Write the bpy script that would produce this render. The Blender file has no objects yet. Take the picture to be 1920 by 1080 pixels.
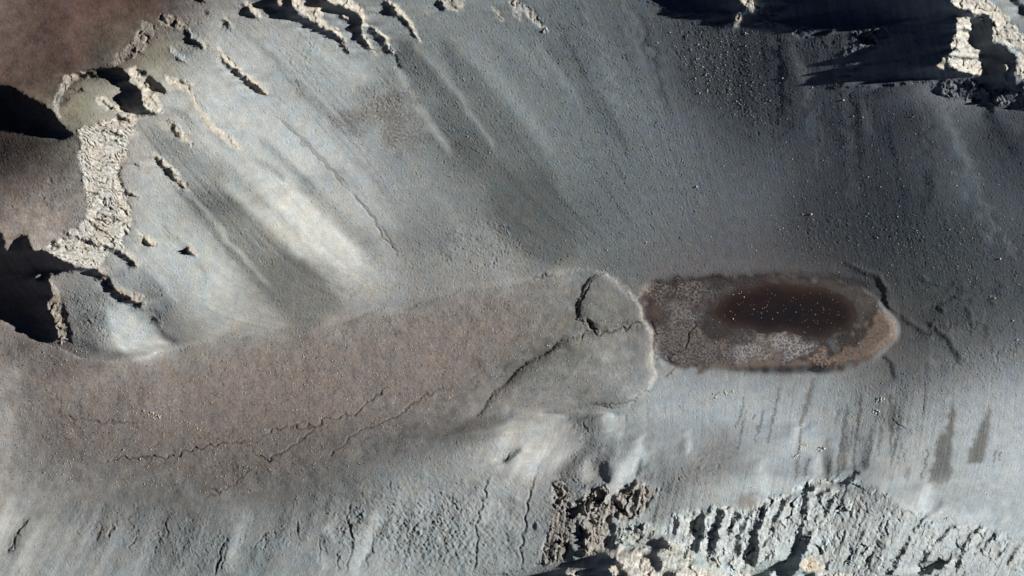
import bpy, math, random
import numpy as np
random.seed(7); RNG = np.random.default_rng(11)
C = bpy.context.scene.collection
# ------------------------------------------------------------------ camera, sky, sun, exposure
# One photograph pixel (1920 wide) is half a metre of ground. X = east (right), Y = up in the picture.
S = 0.5
SUN_EL, SUN_AZ = math.radians(25.0), math.radians(8.0)       # sun low, from the right and slightly from the top
cam_d = bpy.data.cameras.new('camera'); cam = bpy.data.objects.new('camera', cam_d); C.objects.link(cam)
CAM_H = 24000.0
cam.location = (0, 0, CAM_H); cam.rotation_euler = (0, 0, 0)
cam_d.sensor_width = 36; cam_d.lens = 36 * CAM_H / (1920 * S)
bpy.context.scene.cycles.diffuse_bounces = 1
cam_d.clip_start = 10; cam_d.clip_end = 60000
bpy.context.scene.camera = cam
W = bpy.data.worlds.new('World'); bpy.context.scene.world = W; W.use_nodes = True
nt = W.node_tree; bg = nt.nodes['Background']
sky = nt.nodes.new('ShaderNodeTexSky'); sky.sky_type = 'NISHITA'; sky.sun_disc = False
sky.sun_elevation = SUN_EL; sky.sun_rotation = math.pi/2 - SUN_AZ; sky.altitude = 6000; sky.air_density = 0.2; sky.dust_density = 0.0; sky.ozone_density = 4.0
nt.links.new(sky.outputs[0], bg.inputs[0]); bg.inputs[1].default_value = 0.05
sd = bpy.data.lights.new('sun', 'SUN'); sd.energy = 5.0; sd.angle = math.radians(0.5); sd.color = (1.0, 0.975, 0.93)
sun = bpy.data.objects.new('sun', sd); C.objects.link(sun)
sun.rotation_euler = (0, math.pi/2 - SUN_EL, SUN_AZ)          # light comes from azimuth SUN_AZ (from +X towards +Y)
vs = bpy.context.scene.view_settings; vs.view_transform = 'Standard'; vs.look = 'None'; vs.gamma = 1; vs.use_curve_mapping = False
vs.exposure = 0.42
# ------------------------------------------------------------------ grid (photograph pixel coordinates)
ST = 1.5
X0, X1, Y0, Y1 = -90, 2040, -90, 1170
gx = np.arange(X0, X1 + .1, ST); gy = np.arange(Y0, Y1 + .1, ST)
NX, NY = len(gx), len(gy)
X, Y = np.meshgrid(gx, gy)
X = X.astype(np.float32); Y = Y.astype(np.float32)
def noise(scale, beta=0, aniso=1.0, ang=0.0, seed=0, lo=None):
    """band-limited gaussian noise, unit variance. scale = wavelength in px; beta>0: 1/f^beta below that"""
    r = np.random.default_rng(seed)
    n = r.standard_normal((NY, NX)).astype(np.float32)
    F = np.fft.rfft2(n)
    ky = np.fft.fftfreq(NY, ST)[:, None]; kx = np.fft.rfftfreq(NX, ST)[None]
    c, s = math.cos(ang), math.sin(ang)
    a = (kx*c + ky*s); b = (-kx*s + ky*c)
    k = np.sqrt((a*aniso)**2 + b**2) + 1e-6
    if beta == 0:
        f = np.exp(-((np.log(k*scale))**2) / (2*0.5**2))
    else:
        f = np.where(k < 1/scale, (k*scale)**2, (k*scale)**(-beta))
    o = np.fft.irfft2(F*f, s=(NY, NX)).astype(np.float32)
    return o / o.std()
def ups(a, ny=None, nx=None):
    """bilinear resample of an array that spans the grid"""
    ny = ny or NY; nx = nx or NX
    h, w = a.shape
    yi = np.linspace(0, h-1, ny); xi = np.linspace(0, w-1, nx)
    y0 = np.minimum(yi.astype(int), h-2); x0 = np.minimum(xi.astype(int), w-2)
    fy = (yi-y0)[:, None].astype(np.float32); fx = (xi-x0)[None].astype(np.float32)
    r0 = a[y0][:, x0]*(1-fx) + a[y0][:, x0+1]*fx
    r1 = a[y0+1][:, x0]*(1-fx) + a[y0+1][:, x0+1]*fx
    return (r0*(1-fy) + r1*fy).astype(np.float32)
def scat(pts, smooth=0.0, kern='lin', cy=106, cx=178):
    """scattered interpolation of rows (x, y, values...) on the grid"""
    P = np.array(pts, float); xy = P[:, :2]/500.; V = P[:, 2:]
    d = np.hypot(xy[:, None, 0]-xy[None, :, 0], xy[:, None, 1]-xy[None, :, 1])
    K = (lambda r: -r) if kern == 'lin' else (lambda r: r**2*np.log(r+1e-9))
    n = len(P)
    if kern == 'lin': A = np.zeros((n+1, n+1)); Q = np.ones((n, 1))
    else: A = np.zeros((n+3, n+3)); Q = np.c_[np.ones(n), xy]
    A[:n, :n] = K(d) - smooth*np.eye(n)*(1 if kern == 'lin' else -1); A[:n, n:] = Q; A[n:, :n] = Q.T
    b = np.zeros((A.shape[0], V.shape[1])); b[:n] = V
    w = np.linalg.solve(A, b)
    xx, yy = np.meshgrid(np.linspace(X0, X1, cx)/500, np.linspace(Y0, Y1, cy)/500)
    g = np.c_[xx.ravel(), yy.ravel()]
    dd = np.hypot(g[:, None, 0]-xy[None, :, 0], g[:, None, 1]-xy[None, :, 1])
    o = K(dd) @ w[:n] + (np.ones((len(g), 1)) if kern == 'lin' else np.c_[np.ones(len(g)), g]) @ w[n:]
    outs = [ups(o[:, i].reshape(cy, cx)) for i in range(V.shape[1])]
    return outs[0] if len(outs) == 1 else outs
def tr(pts, o):                                                # crop coordinates -> photograph pixels
    return [(p[0]/o[2]+o[0], p[1]/o[2]+o[1]) for p in pts]
# warped coordinates give every outline its natural raggedness
def mkwarp(a1, a2, sd_):
    return (X + a1*noise(26, 1.6, seed=sd_) + a2*noise(6, 1.0, seed=sd_+1), Y + a1*noise(26, 1.6, seed=sd_+2) + a2*noise(6, 1.0, seed=sd_+3))
WX, WY = mkwarp(1.3, 1.0, 21)
SX = X + 7*noise(40, 2.6, seed=31)+1.2*noise(7, 1.2, seed=32); SY = Y + 7*noise(40, 2.6, seed=33)+1.2*noise(7, 1.2, seed=34)                                    # softer, larger wander for soil patches
def win(pts, pad):
    xs = [p[0] for p in pts]; ys = [p[1] for p in pts]
    a = int(max(0, (min(xs)-pad-X0)//ST)); b = int(min(NX, (max(xs)+pad-X0)//ST+2))
    c = int(max(0, (min(ys)-pad-Y0)//ST)); d = int(min(NY, (max(ys)+pad-Y0)//ST+2))
    return slice(c, d), slice(a, b)
def inpoly(pts, x, y):
    m = np.zeros(x.shape, bool); n = len(pts)
    for i in range(n):
        ax, ay = pts[i]; bx, by = pts[(i+1) % n]
        if ay == by: continue
        c = ((ay > y) != (by > y)) & (x < (bx-ax)*(y-ay)/(by-ay)+ax)
        m ^= c
    return m
def segd(pts, x, y):
    """distance to polyline, signed side (+ = right of travel in picture coords) and position 0..1"""
    best = np.full(x.shape, 1e9, np.float32); side = np.zeros_like(best); tt = np.zeros_like(best)
    L = [0]
    for i in range(len(pts)-1): L.append(L[-1]+math.hypot(pts[i+1][0]-pts[i][0], pts[i+1][1]-pts[i][1]))
    for i in range(len(pts)-1):
        ax, ay = pts[i]; bx, by = pts[i+1]; dx, dy = bx-ax, by-ay; l2 = dx*dx+dy*dy+1e-9
        t = np.clip(((x-ax)*dx+(y-ay)*dy)/l2, 0, 1)
        ex = x-(ax+t*dx); ey = y-(ay+t*dy); d = np.sqrt(ex*ex+ey*ey)
        m = d < best
        best = np.where(m, d, best); side = np.where(m, np.sign(dx*ey-dy*ex), side); tt = np.where(m, (L[i]+t*math.sqrt(l2))/L[-1], tt)
    return best, side, tt
def polymask(pts, warp=(None, None), pad=30):
    """soft 0..1 mask of a polygon"""
    wx, wy = warp if warp[0] is not None else (WX, WY)
    w = win(pts, pad); M = np.zeros((NY, NX), np.float32)
    M[w] = inpoly(pts, wx[w], wy[w]); return M
def box(a, r):
    """box blur, r in cells, twice"""
    for _ in range(2):
        for ax in (0, 1):
            n = a.shape[ax]; p = [(0, 0), (0, 0)]; p[ax] = (r+1, r)
            c = np.cumsum(np.pad(a, p, mode='edge'), axis=ax, dtype=np.float64)
            a = ((c[2*r+1:] - c[:-2*r-1]) if ax == 0 else (c[:, 2*r+1:] - c[:, :-2*r-1]))/(2*r+1)
    return a.astype(np.float32)
def stroke(F, pts, w, val, mode='add', soft=1.0, warp=None, taper=True):
    """paint a value along a polyline"""
    wx, wy = warp or (WX, WY)
    k = win(pts, w*3+8)
    d, s, t = segd(pts, wx[k], wy[k])
    ww = w*(0.35+0.65*np.sin(np.pi*np.clip(t, .03, .97))**.5) if taper else w
    a = np.exp(-(d/ww)**2) if soft else (d < ww).astype(np.float32)
    if mode == 'add': F[k] += val*a
    elif mode == 'max': F[k] = np.maximum(F[k], val*a)
    else: F[k] = F[k]*(1-a)+val*a
# ------------------------------------------------------------------ flow direction of the slopes and streak noise along it
FLOW = [(-80,350,.3,.95),(60,350,.3,.95),(200,600,.6,.8),(300,100,.6,.8),(450,150,.62,.78),(460,140,.72,.69),(330,320,.66,.75),(600,300,.69,.73),(720,440,.55,.84),(500,450,.66,.75),
 (820,200,.6,.8),(980,370,.68,.73),(1000,100,.55,.83),(1080,100,.4,.9),(1250,100,.33,.94),(1200,300,.36,.93),(1450,150,.08,1),(1600,200,.1,1),(1780,250,.35,.93),(1880,350,.45,.89),(1500,400,.15,1),(2000,300,.5,.87),
 (300,760,1,-.08),(600,740,.93,-.37),(900,680,.9,-.43),(1100,650,1,0),(30,760,1,.1),(1500,720,-.15,1),(1500,820,-.14,1),(1775,830,-.16,1),(1850,900,-.3,.95),(1750,980,-.45,.9),(1650,1000,-.4,.9),(1350,1000,-.2,1),
 (1450,1000,-.3,.95),(950,900,-.38,.92),(900,1000,-.1,1),(700,950,-.35,.93),(430,1000,-.3,.95),(100,960,-.5,.85),(1150,850,-.27,.96),(1050,1000,-.1,1),(1000,850,-.5,.85),(1250,850,-.2,.98),(1950,1000,-.4,.9),(1900,600,.2,.9)]
fx, fy = scat(FLOW, .01); fn = np.hypot(fx, fy)+1e-6; fx /= fn; fy /= fn
def lic(n, L):
    acc = n.copy(); m = 1
    for sg in (-1, 1):
        px = (X-X0)/ST; py = (Y-Y0)/ST; px = px.copy(); py = py.copy()
        for _ in range(L):
            ix = np.clip(px+.5, 0, NX-1).astype(np.int32); iy = np.clip(py+.5, 0, NY-1).astype(np.int32)
            px += sg*2*fx[iy, ix]; py += sg*2*fy[iy, ix]
            ix = np.clip(px+.5, 0, NX-1).astype(np.int32); iy = np.clip(py+.5, 0, NY-1).astype(np.int32)
            acc += n[iy, ix]; m += 1
    return acc/acc.std()
st_fine = lic(noise(4, 0, seed=41), 12)
st_mid = lic(noise(13, 0, seed=42), 24)
st_big = lic(noise(45, 0, seed=43), 34)
# ------------------------------------------------------------------ what the ground looks like in the picture: lit tone samples (x, y, 0-255)
TONE = [(30,20,95),(90,20,75),(30,60,85),(90,60,72),(150,40,86),(210,30,82),(270,30,75),(330,10,78),(150,90,82),(210,90,78),(60,110,82),(20,120,92),(120,130,68),(180,115,68),(40,145,75),
 (0,300,45),(60,290,55),(120,300,85),(30,340,80),(100,350,110),(30,400,130),(80,420,150),(140,400,130),(120,450,160),(-60,380,90),(130,200,125),(150,230,120),(180,180,140),(200,200,165),(215,180,160),(170,150,125),
 (270,190,175),(290,160,160),(310,130,140),(300,60,105),(340,110,130),(370,60,120),(240,110,110),(400,60,150),(450,60,140),(430,100,170),(480,90,165),(350,200,172),(400,200,185),(450,200,175),(300,250,160),(350,300,150),(280,320,168),
 (400,260,172),(470,270,180),(520,150,160),(560,90,150),(600,120,152),(520,220,170),(560,300,180),(600,250,160),(620,320,165),(660,140,150),(480,330,165),(520,380,198),(570,420,208),(620,460,203),(660,500,180),(450,320,150),
 (400,330,125),(440,390,112),(480,440,112),(520,500,108),(570,550,110),(620,580,125),(330,350,152),(300,400,178),(330,450,175),(380,480,175),(420,520,178),(300,500,165),(370,560,165),(440,580,165),(500,600,150),(350,620,160),(280,450,178),
 (290,540,120),(310,600,125),(150,560,115),(190,600,128),(180,540,125),(240,600,175),(270,630,190),(220,650,170),(160,630,120),(640,380,165),(700,400,148),(700,330,145),(740,320,140),(750,420,135),(800,300,135),(740,170,132),(780,220,142),(650,230,135),(700,200,140),(760,260,142),
 (790,150,102),(830,220,95),(870,260,92),(900,300,92),(950,350,92),(1000,400,88),(1040,440,92),(900,360,115),(850,380,125),(830,130,130),(900,180,125),(950,250,125),(1000,320,118),(1040,370,112),(860,170,118),(900,400,118),(840,450,125),(780,480,128),(940,430,105),
 (760,90,128),(830,60,130),(900,60,125),(900,110,130),(960,100,118),(1000,50,112),(1000,150,112),(1050,100,102),(1060,200,112),(1100,50,95),(1150,100,100),(1120,180,108),(1180,30,85),(1200,200,110),(1250,80,78),(1280,150,75),(1300,250,95),
 (1350,120,60),(1380,200,62),(1420,120,52),(1420,200,58),(1400,300,80),(1250,300,104),(1150,300,106),(1100,380,102),(1200,400,105),(1300,400,98),(1120,450,100),(1050,480,110),(1200,470,105),(1400,400,92),(1350,450,90),(1450,380,85),
 (1470,60,52),(1480,140,56),(1460,300,78),(1520,220,62),(1550,300,62),(1500,400,65),(1600,120,58),(1600,220,58),(1650,300,58),(1700,220,56),(1700,380,56),(1600,400,58),(1760,300,75),(1800,350,88),(1750,250,75),(1850,250,60),(1800,420,66),(1880,320,68),(1900,400,82),(1850,420,72),(1900,260,55),(1550,460,62),(1650,460,55),(1750,480,60),(1880,480,72),(1450,460,80),(2000,300,60),
 (1700,560,68),(1750,560,64),(1800,540,68),(1880,560,74),(1720,640,72),(1760,610,60),(1780,640,80),(1850,620,80),(1900,640,95),(1700,680,85),(1850,690,118),(1900,700,130),(1760,690,100),(1640,500,56),(2000,560,75),
 (30,660,110),(30,700,142),(90,680,110),(50,740,110),(150,700,106),(20,800,140),(100,820,105),(200,780,110),(250,700,108),(300,760,110),(350,680,115),(350,800,105),(400,720,108),(450,660,125),(450,780,105),(500,700,108),(550,640,125),(560,720,105),(600,680,105),(650,760,108),(700,700,105),(700,640,120),(780,600,130),(800,680,112),(850,620,115),(850,740,100),(900,580,120),(950,620,115),(950,560,130),(1000,600,115),(1020,560,120),(1050,600,110),(1000,660,100),(960,690,100),(900,700,100),(840,770,95),(1050,700,110),(1050,740,100),(980,740,105),(1000,720,100),(1060,660,105),
 (300,640,175),(400,625,165),(520,620,152),(620,600,150),(750,560,150),(850,535,145),(950,525,155),(1050,507,150),(1120,560,120),(1150,590,115),(1100,590,105),(1180,590,110),(1130,640,115),(1140,660,150),(1130,700,128),(1180,680,115),(1195,700,125),(1150,740,105),(1100,740,92),(1090,530,130),
 (50,900,125),(50,1000,150),(20,960,160),(120,900,115),(150,960,130),(150,1050,140),(250,900,105),(250,980,125),(250,1050,135),(350,900,105),(350,960,110),(350,1050,112),(450,900,100),(450,960,135),(480,1050,120),(550,860,105),(550,920,105),(550,1000,125),(600,1060,135),(650,900,115),(650,820,105),(680,980,140),(700,1050,150),(720,880,125),(750,830,108),(780,920,155),(780,1000,128),(800,1060,128),(850,880,150),(850,960,132),(850,1050,125),(800,800,112),(900,780,130),(900,840,165),(950,820,195),(970,780,150),(950,900,165),(950,1000,138),(940,1060,135),(1010,840,190),(1040,800,170),(1000,960,122),(1030,880,150),(1060,920,118),(1080,860,150),(1100,900,120),
 (1100,790,140),(1150,790,175),(1130,850,135),(1180,830,150),(1180,880,175),(1220,760,155),(1250,820,155),(1220,880,142),(1250,920,115),(1300,760,155),(1300,840,158),(1300,880,145),(1340,820,150),(1360,880,150),(1340,740,155),(1400,740,155),(1420,820,165),(1450,760,150),(1450,880,165),(1500,820,170),(1550,760,142),(1550,860,165),(1600,760,128),(1620,840,150),(1650,780,128),(1650,890,178),(1700,830,160),(1700,900,185),(1750,780,150),(1750,900,165),(1720,960,188),(1820,780,160),(1820,900,165),(1880,780,160),(1880,900,168),(1800,960,172),(1880,960,168),(1550,705,135),(1450,705,135),(1300,705,135),(1640,720,108),(1250,720,145),
 (1100,980,120),(1180,1000,135),(1250,960,125),(1280,1010,170),(1350,1000,180),(1450,1040,180),(1480,960,170),(1530,950,165),(1580,980,150),(1600,930,160),(1650,1040,170),(1700,1050,170),(1800,1050,165),(1880,1060,160),(1560,1040,150),(1800,100,200),(1860,30,165),(1900,60,150),(1900,20,150),(2000,1000,165),(2000,800,160),(1980,60,140)]
T = scat(TONE, .004, cy=211, cx=356)
T += 11*np.clip((T-125)/20, 0, 1)*np.clip((760-X)/60, 0, 1)*np.clip((X-240)/60, 0, 1)*np.clip((640-Y)/40, 0, 1) + 10*np.clip(1-((X-860)/260)**2-((Y-850)/90)**2, 0, 1)
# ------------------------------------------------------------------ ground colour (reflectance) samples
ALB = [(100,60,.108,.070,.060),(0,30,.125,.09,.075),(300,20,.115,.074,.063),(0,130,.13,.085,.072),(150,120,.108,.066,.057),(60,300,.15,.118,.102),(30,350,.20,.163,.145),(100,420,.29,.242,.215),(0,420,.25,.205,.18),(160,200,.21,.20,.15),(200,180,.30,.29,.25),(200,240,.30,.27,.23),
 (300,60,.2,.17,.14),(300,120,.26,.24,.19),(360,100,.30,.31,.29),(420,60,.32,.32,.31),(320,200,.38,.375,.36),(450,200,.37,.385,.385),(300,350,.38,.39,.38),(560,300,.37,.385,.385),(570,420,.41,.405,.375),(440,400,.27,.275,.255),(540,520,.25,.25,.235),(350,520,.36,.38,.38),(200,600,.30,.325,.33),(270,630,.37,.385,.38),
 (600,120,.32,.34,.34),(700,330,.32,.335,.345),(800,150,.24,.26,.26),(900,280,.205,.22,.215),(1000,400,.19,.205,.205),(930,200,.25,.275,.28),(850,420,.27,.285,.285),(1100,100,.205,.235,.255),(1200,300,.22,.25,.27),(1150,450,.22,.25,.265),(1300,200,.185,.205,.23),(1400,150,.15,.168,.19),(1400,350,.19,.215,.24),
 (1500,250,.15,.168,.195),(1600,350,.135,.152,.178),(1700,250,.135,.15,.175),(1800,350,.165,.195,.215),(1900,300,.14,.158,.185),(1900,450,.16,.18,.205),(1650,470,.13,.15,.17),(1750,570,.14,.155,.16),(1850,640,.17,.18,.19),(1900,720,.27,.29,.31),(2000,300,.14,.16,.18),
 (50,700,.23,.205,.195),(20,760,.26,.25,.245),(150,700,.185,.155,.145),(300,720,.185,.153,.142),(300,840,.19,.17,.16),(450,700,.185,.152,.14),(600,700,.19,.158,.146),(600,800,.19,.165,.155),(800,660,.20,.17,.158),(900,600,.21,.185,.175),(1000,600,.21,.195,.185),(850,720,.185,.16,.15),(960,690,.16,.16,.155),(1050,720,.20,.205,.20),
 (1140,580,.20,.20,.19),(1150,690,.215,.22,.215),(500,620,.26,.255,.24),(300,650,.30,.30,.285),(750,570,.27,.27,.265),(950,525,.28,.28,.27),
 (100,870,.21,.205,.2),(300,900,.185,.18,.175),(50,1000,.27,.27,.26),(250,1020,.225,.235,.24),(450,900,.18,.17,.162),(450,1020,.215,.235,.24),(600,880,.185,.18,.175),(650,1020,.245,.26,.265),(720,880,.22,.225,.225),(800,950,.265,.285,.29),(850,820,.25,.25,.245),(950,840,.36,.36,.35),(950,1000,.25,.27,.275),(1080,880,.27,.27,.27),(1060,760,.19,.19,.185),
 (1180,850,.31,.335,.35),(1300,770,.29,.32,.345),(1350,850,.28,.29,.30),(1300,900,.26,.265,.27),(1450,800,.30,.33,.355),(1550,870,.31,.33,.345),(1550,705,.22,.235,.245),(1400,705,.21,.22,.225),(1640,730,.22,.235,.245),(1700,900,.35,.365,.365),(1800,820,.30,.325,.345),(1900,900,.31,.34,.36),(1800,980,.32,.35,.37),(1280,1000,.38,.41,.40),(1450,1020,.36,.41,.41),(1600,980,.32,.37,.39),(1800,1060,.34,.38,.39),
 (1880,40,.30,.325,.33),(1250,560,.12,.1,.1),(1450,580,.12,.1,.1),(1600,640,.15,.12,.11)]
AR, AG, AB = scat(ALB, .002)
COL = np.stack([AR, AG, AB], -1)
rock = np.zeros((NY, NX), np.float32)       # roughness of broken rock
strata = np.zeros((NY, NX), np.float32)
label = np.zeros((NY, NX), np.int16)        # which object a cell belongs to
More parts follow.
